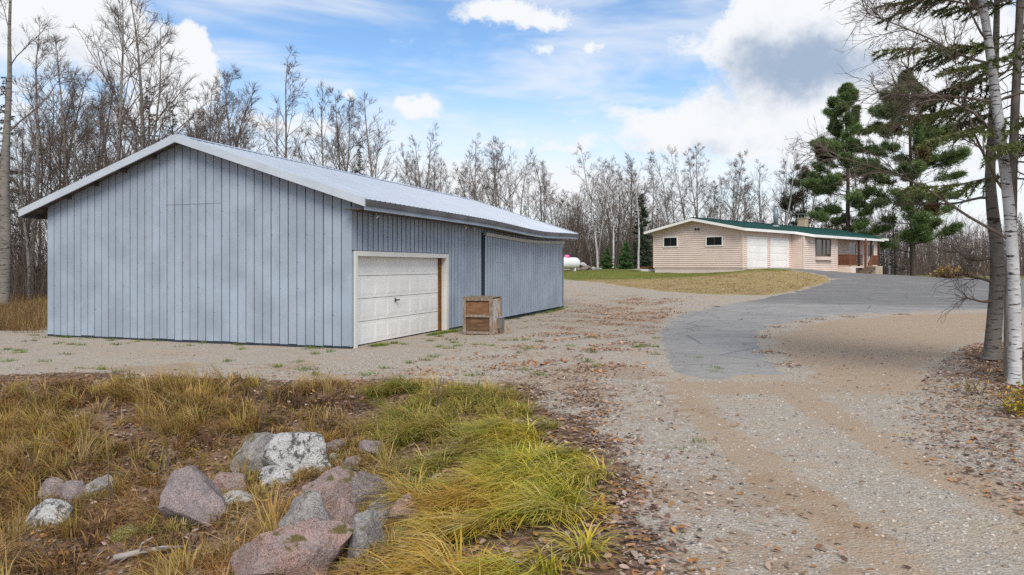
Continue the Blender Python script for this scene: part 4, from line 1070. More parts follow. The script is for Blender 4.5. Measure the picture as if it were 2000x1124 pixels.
def plant_tree(name, meshes, x, y, label, cat, group=None, s=1.0, sz=None, rz=None, tilt=(0, 0)):
    o = empty(name, (x, y, gz(x, y)), rnd.uniform(0, 6.28) if rz is None else rz, label, cat, group)
    o.scale = (s, s, sz or s); o.rotation_euler[0] = tilt[0]; o.rotation_euler[1] = tilt[1]
    for me in meshes:
        c = obj(me.name.split('.')[0], me, o)
        if c.name.split('.')[0] in ('branches', 'needles'): c['kind'] = 'stuff'
    return o

# kinds of bare tree, each built once
ASP = [bare_tree(100 + k, 14, .13, 28, .30 + .04 * (k % 3), .54, .72, up=.035, n3=(7, 12), fork=(k in (2, 4)), limbmat='twig', trunkmat='aspen') for k in range(5)]
SLIM = [bare_tree(200 + k, 12, .085, 24, .30 + .05 * k, .48, .70, fork=(k in (1, 3)), trunkmat='grey', up=.04, wob=.05, n3=(6, 10), tw=.0055) for k in range(4)]
BIR = [bare_tree(300 + k, 14, .14, 26, .30, .58, .85, n3=(7, 11), fork=(k == 1), limbmat='twig', trunkmat='birch', up=.035, wob=.05) for k in range(3)]
WIDE = [bare_tree(400 + k, 14, .15, 26, .28, .58, .9, fork=True, limbmat='twig', trunkmat='aspen', up=.05, n2=(8, 12), n3=(7, 12)) for k in range(2)]
PALE = [bare_tree(450 + k, 11, .11, 15, .18, .55, .7, fork=True, limbmat='ptwig', trunkmat='birch', up=.04, wob=.07, n2=(2, 5), n3=(1, 4), tw=.012) for k in range(2)]
SPR = [spruce(500, 10, .12, 130, .06, .24, (.055, .09, .045), 18, 26, gap=.03, bw=.06, blen=(.14, .28), power=.75), spruce(501, 4.2, .06, 80, .03, .52, (.08, .17, .05), 18, 26, gap=0, bw=.07, blen=(.16, .3), droop=.02), spruce(502, 12, .14, 80, .25, .16, (.04, .06, .034), gap=.2, bw=.035, blen=(.1, .2))]

def stand(kind, lst, name, cat, group):
    for (u, vt, Y, k, lab) in lst:
        x = at(u, Y); H = HC + (HY - vt) / F * Y - gz(x, Y); me = kind[k]
        H0 = max(v.co.z for v in me[0].vertices); plant_tree(name, me, x, Y, lab, cat, group, s=max(.38, min(1.3, H / H0 * .95)), sz=H / H0)
# trees one can tell apart, from left to right
stand(ASP, [(62, 60, 33, 0, 'leafless tree at the far left rising above the barn roof corner'), (216, -30, 33, 3, 'tall straight leafless tree left of the barn peak, its top past the frame'),
            (300, -60, 36, 2, 'tall forked leafless tree directly behind the barn peak'), (150, 80, 37, 1, 'leafless tree between the far left tree and the tall straight one'),
            (395, 130, 38, 4, 'leafless forked tree just right of the barn peak'), (472, 150, 42, 1, 'leafless tree over the left part of the barn roof slope'),
            (545, 110, 44, 0, 'leafless tree whose top stands highest right of the barn peak'), (640, 180, 46, 3, 'leafless tree over the middle of the barn roof slope')], 'aspen_tree', 'tree', 'tall leafless trees behind the barn')
stand(BIR, [(1168, 290, 66, 0, 'white birch with visible foot between the tank and the small spruces'), (1197, 312, 68, 2, 'white birch with visible foot right behind the two small spruces'),
            (1247, 300, 68.5, 0, 'white birch in front of the tall dark spruce left of the house')], 'birch_tree', 'tree', 'white birches left of the house')
stand(WIDE, [(1425, 300, 80, 0, 'broad leafless tree spreading over the garage roof ridge'), (1368, 285, 84, 1, 'tall full-crowned leafless tree over the house gable')], 'aspen_tree', 'tree', 'leafless trees behind the house')
stand(BIR, [(1310, 300, 82, 1, 'leafless birch rising left of the house gable peak'), (1340, 290, 84, 2, 'leafless birch above the house gable peak'), (1525, 272, 84, 0, 'leafless tree rising behind the flue pipe'), (1583, 300, 86, 2, 'slender leafless tree beside the chimney')], 'birch_tree', 'tree', 'leafless trees behind the house')
stand(PALE, [(1703, 245, 80, 0, 'crooked white-limbed birch between the two big pines'), (1737, 262, 82, 1, 'smaller crooked white birch near the right-hand pine')], 'birch_tree', 'tree', 'pale birches between the pines')
stand(SPR, [(1254, 378, 70.5, 0, 'tall narrow dark spruce left of the house gable')], 'spruce_tree', 'tree', None)
stand(SPR, [(1186, 484, 66, 1, 'small green spruce nearer the white tank, slightly darker'), (1223, 474, 65, 1, 'small bright green spruce left of the house gable')], 'spruce_tree', 'tree', 'two small spruces on the lawn edge')
stand(SPR, [(285, 170, 40, 2, 'dark spruce behind the barn peak'), (8, 150, 36, 2, 'dark spruce at the far left edge behind the wood'), (700, 280, 52, 2, 'dark conifer over the middle of the barn roof'), (335, 200, 44, 2, 'ragged dark spruce just left of the forked tree')], 'spruce_tree', 'tree', 'dark conifers in the wood')
# white pines
PIN = [pine(600, reach=.215, gap=.24), pine(611, first=.12, nb=92, reach=.245, gap=.26), pine(622, 11, .16, 40, .25, .30, 14, 40, (.05, .075, .03), rusty=.3)]
def pine_at(k, u, vt, Y, lab):
    x = at(u, Y); H = HC + (HY - vt) / F * Y - gz(x, Y); H0 = max(v.co.z for v in PIN[k][0].vertices); plant_tree('white_pine', PIN[k], x, Y, lab, 'pine tree', 'pines behind the house', H / H0)
pine_at(0, 1655, 172, 76, 'tall white pine over the middle of the house roof, the left one')
pine_at(1, 1783, 150, 74, 'tall white pine just right of the house, its foot visible')
pine_at(2, 1573, 330, 88, 'smaller ragged pine behind the chimney')
# the wood: many look-alike stems behind, placed at random
ORD = ['tallest', 'second tallest', 'third tallest', 'fourth tallest', 'fifth tallest', 'sixth tallest', 'seventh tallest', 'eighth tallest', 'ninth tallest', 'tenth tallest', 'eleventh tallest', 'twelfth tallest', 'shortest']
def far_band(n, u0, u1, Y0, Y1, v0, v1, kinds, name, zones, group, seed):
    """leafless trees at random in a band of the wood; each is labelled by its zone and its rank in height there"""
    r = random.Random(seed); spots = []
    for i in range(n):
        u = u0 + (u1 - u0) * (i + r.random()) / n; Y = r.uniform(Y0, Y1); me = r.choice(kinds)
        vt = v0 + (v1 - v0) * min(1, max(0, .5 + .35 * math.sin(u * .021 + seed) + r.gauss(0, .28))); spots.append((vt, u, Y, me))
    rank = {}
    for (vt, u, Y, me) in sorted(spots, key=lambda q: q[0]):
        zone = next(ph for lim, ph in zones if u <= lim); k = rank.get(zone, 0); rank[zone] = k + 1; x = at(u, Y)
        H0 = max(v.co.z for v in me[0].vertices); H = max(4, HC + (HY - vt) / F * Y - 1)
        plant_tree(name, me, x, Y, ORD[min(k, 12)] + ' crowded leafless tree ' + zone, 'tree', group, max(.55, H / H0 * r.uniform(.8, 1.2)), H / H0, None, (r.gauss(0, .03), r.gauss(0, .03)))
far_band(32, -15, 440, 31, 48, 120, 260, SLIM + ASP[:3], 'aspen_tree', [(70, 'over the far left eave of the barn'), (160, 'above the middle of the left barn rake'), (250, 'just left of the barn peak'), (345, 'straight behind the barn peak'), (9999, 'just right of the barn peak')], 'leafless wood behind the barn peak', 1)
far_band(21, 430, 880, 44, 60, 190, 370, SLIM + ASP + WIDE[:1], 'aspen_tree', [(560, 'above the barn roof nearer the peak'), (690, 'above the barn roof left of the overhead door'), (780, 'above the left half of the overhead door'), (9999, 'above the right half of the overhead door')], 'leafless wood above the barn roof', 2)
far_band(20, 830, 1130, 62, 90, 275, 400, SLIM + ASP + BIR[:1], 'aspen_tree', [(905, 'above the wall left of the crate'), (985, 'above the wooden crate'), (1060, 'above the sliding doors'), (9999, 'above the far barn corner')], 'leafless wood beyond the barn', 3)
far_band(24, 1090, 1300, 72, 100, 320, 460, SLIM + BIR + BIR, 'birch_tree', [(1140, 'behind the white tank and stones'), (1180, 'left of the two small spruces'), (1235, 'behind the two small spruces'), (9999, 'at the left corner of the house')], 'leafless wood between barn and house', 4)
far_band(22, 1290, 1720, 90, 120, 320, 440, WIDE + BIR + ASP[:2], 'aspen_tree', [(1400, 'above the house gable'), (1470, 'above the front garage corner'), (1550, 'above the two garage doors'), (1630, 'behind the chimney'), (9999, 'above the house porch')], 'leafless wood behind the house', 5)
far_band(22, 1700, 2030, 80, 110, 400, 470, SLIM + BIR, 'birch_tree', [(1790, 'low behind the porch end'), (1870, 'behind the dry tan bush'), (1940, 'just left of the leaning birch'), (9999, 'behind the birches at the right edge')], 'leafless wood right of the house', 6)
GSP = [spruce(520, 9, .11, 70, .05, .16, (.12, .125, .105), gap=.1, dead=.45, droop=.15, bw=.035, blen=(.1, .2)), spruce(521, 8, .10, 64, .04, .2, (.13, .135, .115), gap=.1, dead=.5, droop=.2, bw=.035, blen=(.1, .2))]
stand(GSP, [(1748, 405, 79, 0, 'grey half-dead spruce just right of the porch end'), (1772, 425, 82, 1, 'grey spruce in front of the right pine trunk'), (1815, 440, 84, 0, 'grey half-dead spruce right of the right-hand pine'), (1725, 440, 84, 1, 'grey spruce over the porch roof end')], 'spruce_tree', 'tree', 'grey spruces right of the house')

# far wood and undergrowth that read as one brown mass
def thicket(name, n, xf, label, seed, hmin, hmax, mat, tw=.014, wig=.12, br=5):
    rng = np.random.default_rng(seed); w = Wood()
    for i in range(n):
        x, y = xf(rng); h = rng.uniform(hmin, hmax); z = gz(x, y) if n < 900 else 1.0
        P = path((x, y, z - .2), (rng.normal(0, wig), rng.normal(0, wig), 1), h, 4, rng, .08, .05); w.limb(P, np.linspace(tw * rng.uniform(1, 2.6), tw * .5, 5), 3)
        for k in range(br):
            p, d = along(P, rng.uniform(.12, 1)); w.limb(path(p, side_dir(d, rng.uniform(.4, 1.2), rng), h * rng.uniform(.1, .34), 2, rng, .2, .05), [tw * .6, tw * .5, tw * .3], 3)
    o = tag(obj(name, w.mesh(name, mat)), label, 'undergrowth', kind='stuff'); return o
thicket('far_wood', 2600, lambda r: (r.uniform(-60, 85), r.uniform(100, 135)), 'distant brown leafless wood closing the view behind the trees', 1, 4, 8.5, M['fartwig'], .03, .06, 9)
thicket('undergrowth', 850, lambda r: (lambda y: (at(r.uniform(-90, 330), y), y))(r.uniform(30.5, 46)), 'tangled leafless brush in the wood left of the barn', 2, 1.5, 6.5, M['twig'], .012, .2, 9)
thicket('undergrowth', 850, lambda r: (lambda y: (at(r.uniform(1085, 1300), y), y))(r.uniform(71, 95)), 'tangled leafless brush behind the tank and small spruces', 3, 1.5, 6.5, M['twig'], .018, .15, 9)
thicket('undergrowth', 850, lambda r: (lambda y: (at(r.uniform(1690, 2120), y), y))(r.uniform(80, 100)), 'tangled leafless brush under the trees right of the house', 4, 1.5, 6.0, M['twig'], .018, .15, 9)

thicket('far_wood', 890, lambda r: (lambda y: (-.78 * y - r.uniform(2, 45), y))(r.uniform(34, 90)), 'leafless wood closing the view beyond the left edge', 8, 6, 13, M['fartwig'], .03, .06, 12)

# ------------------------------------------------------------------ near trees
def custom_birch(name, base_uv, pts, rad, label, mat, limbmat, seed, limbs=()):
    """trunk following seen points: pts are (u, v) up the stem at the stem's own distance"""
    x, y = on_ground(*base_uv); z0 = gz(x, y); rng = np.random.default_rng(seed)
    root = empty(name, (x, y, z0), 0, label, 'tree')
    P = np.array([(at(u, y) - x, .03 * i, HC - (v - HY) / F * y - z0) for i, (u, v) in enumerate(pts)])
    tt = np.linspace(0, 1, len(P)); ti = np.linspace(0, 1, 4 * len(P)); Q = np.stack([np.interp(ti, tt, P[:, k]) for k in range(3)], 1)
    Q[1:-1] = (Q[:-2] + 2 * Q[1:-1] + Q[2:]) / 4; R = np.interp(ti, tt, rad); R[0] *= 1.25
    w = Wood(); w.limb(Q, R, 14); obj('trunk', w.mesh('trunk', M[mat]), root)
    if limbs:
        c = Wood()
        for (t, d, L, n) in limbs:
            p, _ = along(Q, t); B = path(p, d, L, 9, rng, .10, .02); r = np.interp(t, ti, R) * .32
            c.limb(B, np.linspace(max(.012, r), .006, 10), 6)
            for k in range(n):
                t2 = rng.uniform(.2, 1); p2, d2 = along(B, t2); L2 = L * rng.uniform(.18, .42) * (1.25 - t2 * .7); B2 = path(p2, side_dir(d2, rng.uniform(.4, .9), rng), L2, 5, rng, .13, .0); c.limb(B2, np.linspace(.009, .004, 6), 4)
                for q in range(7):
                    p3, d3 = along(B2, rng.uniform(.15, 1)); B3 = path(p3, side_dir(d3, rng.uniform(.35, .9), rng), rng.uniform(.2, .6), 3, rng, .14, -.03); c.limb(B3, [.004, .0035, .003, .002], 3)
                    for e in range(3):
                        p4, d4 = along(B3, rng.uniform(.2, 1)); c.limb(path(p4, side_dir(d4, .6, rng), rng.uniform(.08, .25), 2, rng, .12, -.02), [.003, .0028, .002], 3)
        obj('crown', c.mesh('crown', M[limbmat]), root)
    return root
custom_birch('birch_tree', (1982, 752), [(1982, 752), (1986, 690), (1988, 600), (1986, 500), (1981, 400), (1972, 300), (1962, 200), (1952, 100), (1940, 0), (1928, -120), (1925, -260), (1928, -420)], [.092, .085, .082, .08, .077, .073, .068, .062, .056, .048, .035, .015],
             'slender bright white birch at the right edge with bare spreading limbs', 'birch', 'twig', 5,
             [(.30, (-1, .5, .75), 3.0, 12), (.38, (-.7, .3, 1.0), 2.4, 10), (.48, (-1, -.2, .5), 2.2, 12), (.55, (-1, .4, .4), 1.9, 12), (.55, (.9, .1, .5), 1.6, 8), (.62, (-1, .1, .15), 2.2, 14), (.66, (-.8, -.3, .5), 1.9, 12), (.72, (-1, .3, .3), 1.9, 12), (.72, (.8, 0, .5), 1.6, 10), (.8, (-.7, .2, .6), 1.6, 10)])
custom_birch('birch_tree', (1937, 704), [(1937, 704), (1942, 660), (1949, 600), (1955, 540), (1956, 480), (1950, 420), (1946, 350), (1952, 260), (1960, 150), (1966, 30), (1970, -100)], [.145, .13, .122, .118, .112, .10, .085, .07, .06, .05, .04],
             'thick rough-barked grey birch leaning beside the dirt patch', 'oldbirch', 'twig', 6, [(.28, (-1, -.3, .35), .7, 4), (.36, (-1, .2, .1), .9, 5), (.22, (-1, -.1, -.1), .55, 3), (.55, (-1, .2, .2), 1.6, 8), (.7, (-1, .2, .5), 2.0, 9), (.8, (.8, 0, .6), 1.8, 8)])
custom_birch('birch_tree', (10, 608), [(6, 608), (9, 540), (8, 450), (5, 360), (9, 260), (14, 160), (12, 60), (15, -60), (18, -200)], [.23, .205, .195, .18, .125, .085, .06, .04, .02],
             'stout pale birch trunk at the left edge beside the barn', 'aspen', 'twig', 7, [(.5, (.8, .2, .9), 3, 9), (.58, (-.6, -.3, 1), 2.5, 8), (.66, (.6, -.3, 1), 2.6, 9), (.75, (-.5, .3, 1), 2.2, 8), (.85, (.5, .2, 1), 1.8, 8)])
FIR = spruce(530, 13.5, .085, 125, .24, .22, (.13, .155, .05), 26, 110, (.05, .11), .018, .12, .06, .10, .42, .012, 'firbark')
fx, fy = on_ground(1972, 737)
plant_tree('fir_tree', FIR, fx, fy, 'tall open fir with drooping boughs behind the white birch at the right edge', 'fir tree', None, .92, 1.0, 0.6)
# dry ornamental bush and a brush-covered edge
def leafy_bush(name, x, y, r, h, n, cols, label, seed, stems=26, ls=(.03, .07), shape_z=.6):
    rng = np.random.default_rng(seed); root = empty(name, (x, y, gz(x, y)), 0, label, 'bush'); w = Wood(); Ps = []
    for k in range(stems):
        a = rng.uniform(0, 6.28); B = path((rng.normal(0, r * .25), rng.normal(0, r * .2), -.05), (math.cos(a) * r * .9, math.sin(a) * r * .9, h), math.hypot(r * .7, h) * rng.uniform(.6, 1), 5, rng, .12, .0); w.limb(B, np.linspace(.008, .003, 6), 3); Ps += [along(B, rng.uniform(.25, 1))[0] for _ in range(n // stems)]
    obj('stems', w.mesh('stems', M['twig']), root); P = np.array(Ps) + rng.normal(0, .06 * r, (len(Ps), 3)); D = rng.normal(0, 1, P.shape); D[:, 2] = abs(D[:, 2]) * shape_z
    L = rng.uniform(*ls, len(P)); V, Fc = blades(P, D, L, L * rng.uniform(.35, .6, len(P)), rng); cc = np.array(cols)[rng.integers(0, len(cols), len(P))] * rng.uniform(.7, 1.3, (len(P), 1))
    o = obj('foliage', np_mesh('foliage', V, Fc, M['leaf'], np.repeat(cc, 3, 0)), root); return root
leafy_bush('ornamental_bush', at(1857, 63), 63, 1.55, .95, 1800, [(.30, .19, .07), (.36, .25, .10), (.22, .14, .05)], 'dry tan ornamental bush at the far edge of the driveway', 1, 40, (.15, .35))
bx_, by_ = on_ground(1985, 815)
leafy_bush('yellow_bush', bx_ + .1, by_, .42, .55, 420, [(.55, .33, .02), (.42, .36, .04), (.20, .24, .03), (.5, .24, .02)], 'low bush with yellow autumn leaves at the right edge', 2, 22, (.035, .075))
bx_, by_ = on_ground(1905, 772)
leafy_bush('weed_clump', bx_, by_, .22, .32, 90, [(.40, .30, .05), (.22, .22, .05)], 'sparse yellowing weed by the dirt patch', 3, 14, (.025, .05))

# ------------------------------------------------------------------ grass, leaves, pebbles
def grass_blades(P, H, lean_dir, lean, W, cols, rng, seg=3):
    """curved blades; P (n,3) bases, H lengths, lean_dir (n,2), lean 0..1.4 arching"""
    n = len(P); t = np.linspace(0, 1, seg + 1)[None, :]
    out = H[:, None] * lean[:, None] * t ** 1.8; zz = H[:, None] * (t - .48 * np.minimum(lean[:, None], 1.5) * t ** 2.4)
    X = P[:, 0:1] + lean_dir[:, 0:1] * out; Y = P[:, 1:2] + lean_dir[:, 1:2] * out; Zz = P[:, 2:3] + zz
    wx = -lean_dir[:, 1:2] * np.cos(.6) + rng.normal(0, .3, (n, 1)); wy = lean_dir[:, 0:1] + rng.normal(0, .3, (n, 1)); l = np.hypot(wx, wy); wx /= l; wy /= l
    wd = W[:, None] / 2 * (1 - t ** 2 * .92)
    A = np.stack([X - wx * wd, Y - wy * wd, Zz], 2); B = np.stack([X + wx * wd, Y + wy * wd, Zz], 2)
    V = np.stack([A, B], 2).reshape(n, -1, 3); k = 2 * (seg + 1); f = []
    for s_ in range(seg): f.append([2 * s_, 2 * s_ + 1, 2 * s_ + 3, 2 * s_ + 2])
    Fc = (np.arange(n)[:, None, None] * k + np.array(f)[None]).reshape(-1, 4)
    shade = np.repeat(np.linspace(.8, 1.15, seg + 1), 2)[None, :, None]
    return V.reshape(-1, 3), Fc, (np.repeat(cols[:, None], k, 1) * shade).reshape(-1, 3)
def tuft_field(name, label, centers, nb, rad, hgt, wid, lean, leandir, palette, seed, spread=.6, mixed=.35):
    """centers (m,2); per tuft one colour from the palette with per-blade change"""
    rng = np.random.default_rng(seed); m = len(centers); c = np.repeat(centers, nb, 0); n = len(c); tuft = np.repeat(np.arange(m), nb)
    off = rng.normal(0, rad, (n, 2)); b = c + off; P = np.column_stack([b, ground_z(b[:, 0], b[:, 1]) - .01])
    th = rng.uniform(.7, 1.3, m)[tuft]; H = rng.uniform(*hgt, n) * th
    base_dir = np.array(leandir).reshape(-1, 2) + rng.normal(0, spread, (m, 2)); dr = base_dir[tuft] + rng.normal(0, .45, (n, 2)) + off / rad * .45; dr /= np.linalg.norm(dr, axis=1)[:, None] + 1e-9
    pal = np.array(palette); pc = pal[rng.integers(0, len(pal), m)][tuft]; alt = pal[rng.integers(0, len(pal), n)]; q = rng.random((n, 1)) < mixed
    cols = np.where(q, alt, pc) * rng.uniform(.72, 1.28, (n, 1))
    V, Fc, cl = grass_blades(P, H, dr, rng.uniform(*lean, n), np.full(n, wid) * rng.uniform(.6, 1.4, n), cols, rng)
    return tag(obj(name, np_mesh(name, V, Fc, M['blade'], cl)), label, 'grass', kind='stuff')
def scatter(n, x0, x1, y0, y1, keep, rng):
    x = rng.uniform(x0, x1, n); y = rng.uniform(y0, y1, n); k = rng.random(n) < keep(x, y); return np.column_stack([x[k], y[k]])
rng = np.random.default_rng(77)
dpos = lambda x, y: smooth(.05, .7, ditch(x, y))
lushx = lambda x, y: smooth(-.15, .55, x + .98 + .28 * (y - 6) + .3 * vnoise(x, y, .9, 4))
rockd = np.array([on_ground(b[0], b[1]) + (b[2] / F * on_ground(b[0], b[1])[1],) for b in BOULD])
def clear(x, y):       # no tuft grows inside a rock
    k = np.ones_like(x)
    for (bx__, by__, w_) in rockd: k *= np.hypot(x - bx__, (y - by__ - w_ * .35)) > w_ * .55
    return k
def visible_rocks(x, y):       # keep tall tufts from standing right before a rock
    k = np.ones_like(x)
    for (bx__, by__, w_) in rockd: k *= ~((np.abs(x - bx__ * y / by__) < w_ * .5) & (y < by__ + .1) & (y > by__ - .75))
    return clear(x, y) * (.12 + .88 * k)
# lush tussocks arching over the bank beside the drive
flow = lambda c, seed: np.column_stack([-.65 + .7 * vnoise(c[:, 0], c[:, 1], .55, seed), -.65 + .6 * vnoise(c[:, 0], c[:, 1], .55, seed + 3)])
cen = scatter(1900, -3.4, 1.0, 3.4, 12.0, lambda x, y: dpos(x, y) * lushx(x, y) * visible_rocks(x, y) * smooth(-.35, .1, vnoise(x, y, 1.7, 8)), rng)
hue = cen[:, 0] + .5 * vnoise(cen[:, 0], cen[:, 1], 1.1, 2) + rng.normal(0, .16, len(cen))
gold = (hue < -.2) & (cen[:, 1] < 7.0 + rng.normal(0, .3, len(cen))); bright = (~gold) & (hue > -.3) & (cen[:, 1] < 9.4 + rng.normal(0, .4, len(cen))); mid = ~(gold | bright)
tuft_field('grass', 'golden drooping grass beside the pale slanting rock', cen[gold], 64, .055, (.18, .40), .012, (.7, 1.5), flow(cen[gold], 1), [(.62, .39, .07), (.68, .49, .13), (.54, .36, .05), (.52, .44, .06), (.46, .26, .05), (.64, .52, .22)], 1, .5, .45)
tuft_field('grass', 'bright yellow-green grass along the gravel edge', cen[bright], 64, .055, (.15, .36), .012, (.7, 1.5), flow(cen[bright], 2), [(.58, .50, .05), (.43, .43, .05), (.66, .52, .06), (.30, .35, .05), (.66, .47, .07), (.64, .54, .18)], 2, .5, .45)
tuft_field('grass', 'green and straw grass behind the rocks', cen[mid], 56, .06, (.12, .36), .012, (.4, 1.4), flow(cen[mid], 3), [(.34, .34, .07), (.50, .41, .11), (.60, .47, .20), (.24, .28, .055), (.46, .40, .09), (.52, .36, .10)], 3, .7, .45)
# short grass and weeds growing tight round the rocks
rim = np.concatenate([np.column_stack([bx__ + w_ * .56 * np.cos(t_), by__ + w_ * .36 + w_ * .5 * np.sin(t_)]) for (bx__, by__, w_) in rockd for t_ in [rng.uniform(0, 6.28, int(8 + 26 * w_))]])
tuft_field('grass', 'short dry grass growing round the boulders', rim, 26, .045, (.05, .20), .009, (.3, 1.4), (0, -.2), [(.46, .30, .11), (.54, .40, .2), (.36, .22, .08), (.34, .32, .08)], 31, 1.0)
# dry weedy grass over the left bank
dry = lambda x, y: dpos(x, y) * (1 - lushx(x, y)) * visible_rocks(x, y)
cen = scatter(5600, -13.5, -1.0, 3.6, 12.3, lambda x, y: dry(x, y) * (.22 + .78 * smooth(-.1, .25, vnoise(x, y, .85, 21) + .12 * (y < 7.5))), rng)
cen = cen[np.abs(cen[:, 0]) < .78 * cen[:, 1] + 1.2]
up = cen[:, 1] > 8.8; tall = rng.random(len(cen)) < .12
tuft_field('grass', 'olive and straw grass tufts along the top of the bank', cen[up & ~tall], 34, .05, (.10, .34), .0105, (.3, 1.3), (-.2, -.4), [(0.380, 0.283, 0.065), (0.475, 0.320, 0.120), (0.294, 0.247, 0.055), (0.418, 0.229, 0.073), (0.532, 0.385, 0.175), (0.342, 0.183, 0.065)], 4, 1.0)
tuft_field('grass', 'dry straw and rust grass in the hollow of the ditch', cen[~up & ~tall], 34, .07, (.08, .28), .008, (.4, 1.5), (-.2, -.4), [(0.456, 0.266, 0.100), (0.551, 0.385, 0.202), (0.342, 0.174, 0.073), (0.494, 0.293, 0.073), (0.399, 0.202, 0.073), (0.285, 0.220, 0.065)], 5, 1.0)
tuft_field('grass', 'taller upright straw-coloured grass on the left bank', cen[tall], 30, .05, (.30, .58), .0085, (.2, 1.1), (-.2, -.3), [(0.513, 0.366, 0.138), (0.437, 0.329, 0.073), (0.570, 0.412, 0.202), (0.456, 0.283, 0.073)], 6, 1.0)
# rough edge of the wood and yard
cen = scatter(2600, -24, -11.5, 19.5, 33, lambda x, y: smooth(-12.6, -14.0, x + .36 * (y - 20)) * smooth(20.3, 21.5, y + .35 * (x + 13)) , rng)
tuft_field('grass', 'dry tan grass at the wood edge left of the barn', cen, 26, .14, (.25, .75), .010, (.2, .9), (0, -.4), [(.34, .22, .09), (.27, .16, .06), (.40, .29, .14), (.20, .11, .045)], 7, 1.0)
# green tufts in the gravel and along the barn foot
tc_ = scatter(150, -14, 4, 12.6, 20, lambda x, y: (ditch(x, y) < -.1) * (.75 - .25 * smooth(-3, 2, x)), rng)
ca, sa_ = math.cos(BA), math.sin(BA)
def barn_xy(lx, ly): return (-3.625 + lx * ca + ly * sa_, 16.74 - lx * sa_ + ly * ca)
foot = [barn_xy(rnd.uniform(-BW, -.2), -.12) for _ in range(9)] + [barn_xy(.18 + abs(rnd.gauss(0, .07)), rnd.uniform(.6, 1.4)) for _ in range(10)] + [barn_xy(.2 + abs(rnd.gauss(0, .1)), rnd.uniform(3.6, 6.4)) for _ in range(34)] + [barn_xy(.2, rnd.uniform(9.5, 17.8)) for _ in range(24)]
tc_ = np.concatenate([tc_[:120], np.array(foot)]); tc_ = np.repeat(tc_, 3, 0) + rng.normal(0, .07, (len(tc_) * 3, 2))
tuft_field('weeds', 'low green weed tufts in the gravel yard', tc_, 24, .05, (.03, .12), .008, (.3, 1.2), (0, 0), [(.11, .22, .03), (.17, .26, .035), (.24, .25, .05)], 8, 1.0)
tc_ = scatter(80, 1.0, 8, 4, 12, lambda x, y: .35 * np.exp(-((x - 1.3) / .5) ** 2) + .6 * smooth(5.2, 6.2, x + .12 * (12 - y) - .6) * (y < 11), rng); tc_ = np.repeat(tc_, 4, 0) + rng.normal(0, .1, (len(tc_) * 4, 2))
tuft_field('weeds', 'short green grass patches beside the gravel drive', tc_, 24, .06, (.03, .10), .006, (.3, 1.2), (0, 0), [(.14, .18, .03), (.20, .20, .04), (.26, .22, .07)], 9, 1.0)
cen = scatter(5200, -2, 24, 36, 66, lambda x, y: smooth(-.2, .6, poly_dist(x, y, LAWN)), rng)
lt = cen[:, 1] + 1.5 * vnoise(cen[:, 0], cen[:, 1], .6, 3) > 49.5
tuft_field('grass', 'short green lawn strip along the house and tank', cen[lt], 16, .17, (.03, .10), .016, (.3, 1.2), (0, 0), [(.22, .25, .05), (.28, .26, .07), (.18, .21, .035), (.34, .28, .11)], 10, 1.0)
tuft_field('grass', 'short tan leaf-strewn lawn on the slope before the house', cen[~lt], 16, .17, (.03, .09), .016, (.3, 1.2), (0, 0), [(.30, .27, .07), (.42, .30, .15), (.46, .33, .19), (.36, .24, .12), (.48, .36, .2)], 20, 1.0)
leaves_lawn = cen[~lt]
# low dead weeds, dark and rusty, filling the hollow
cen = scatter(2600, -13, -.8, 3.8, 12.2, lambda x, y: dpos(x, y) * (1 - lushx(x, y)) * clear(x, y) * (np.abs(x) < .78 * y + 1) * smooth(-.2, .3, vnoise(x, y, .8, 33)), rng)
tuft_field('weeds', 'dark rusty dead weeds low in the ditch', cen, 22, .09, (.05, .22), .02, (.2, 1.4), (0, 0), [(.16, .09, .05), (.22, .12, .055), (.12, .075, .045), (.30, .16, .05), (.20, .15, .06)], 34, 1.0)
# upright weed stalks
w = Wood(); r_ = np.random.default_rng(5)
for (u, v, h) in ((522, 838, .85), (700, 812, .5), (840, 800, .45), (858, 812, .55), (110, 800, .4), (62, 815, .6), (320, 930, .5), (208, 990, .6)):
    x, y = on_ground(u, v)
    for k in range(3): w.limb(path((x + r_.normal(0, .05), y, gz(x, y) - .03), (r_.normal(0, .12), 0, 1), h * r_.uniform(.7, 1.05), 5, r_, .05, .05), np.linspace(.007, .003, 6), 4)
tag(obj('weed_stalks', w.mesh('weed_stalks', M['twig'])), 'dry brown weed stalks standing in the bank grass', 'weeds', kind='stuff')
w = Wood(); x, y = on_ground(270, 1098); zz = gz(x, y)
w.limb([(x - .22, y, zz + .03), (x, y + .03, zz + .07), (x + .2, y + .06, zz + .10), (x + .38, y + .12, zz + .09)], [.03, .028, .02, .01], 8); w.limb([(x, y + .03, zz + .07), (x + .06, y - .05, zz + .18), (x + .16, y - .05, zz + .24)], [.014, .01, .006], 6)
tag(obj('fallen_branch', w.mesh('fallen_branch', M['ptwig'])), 'grey dead branch lying in the dry grass at the bottom left', 'branch')

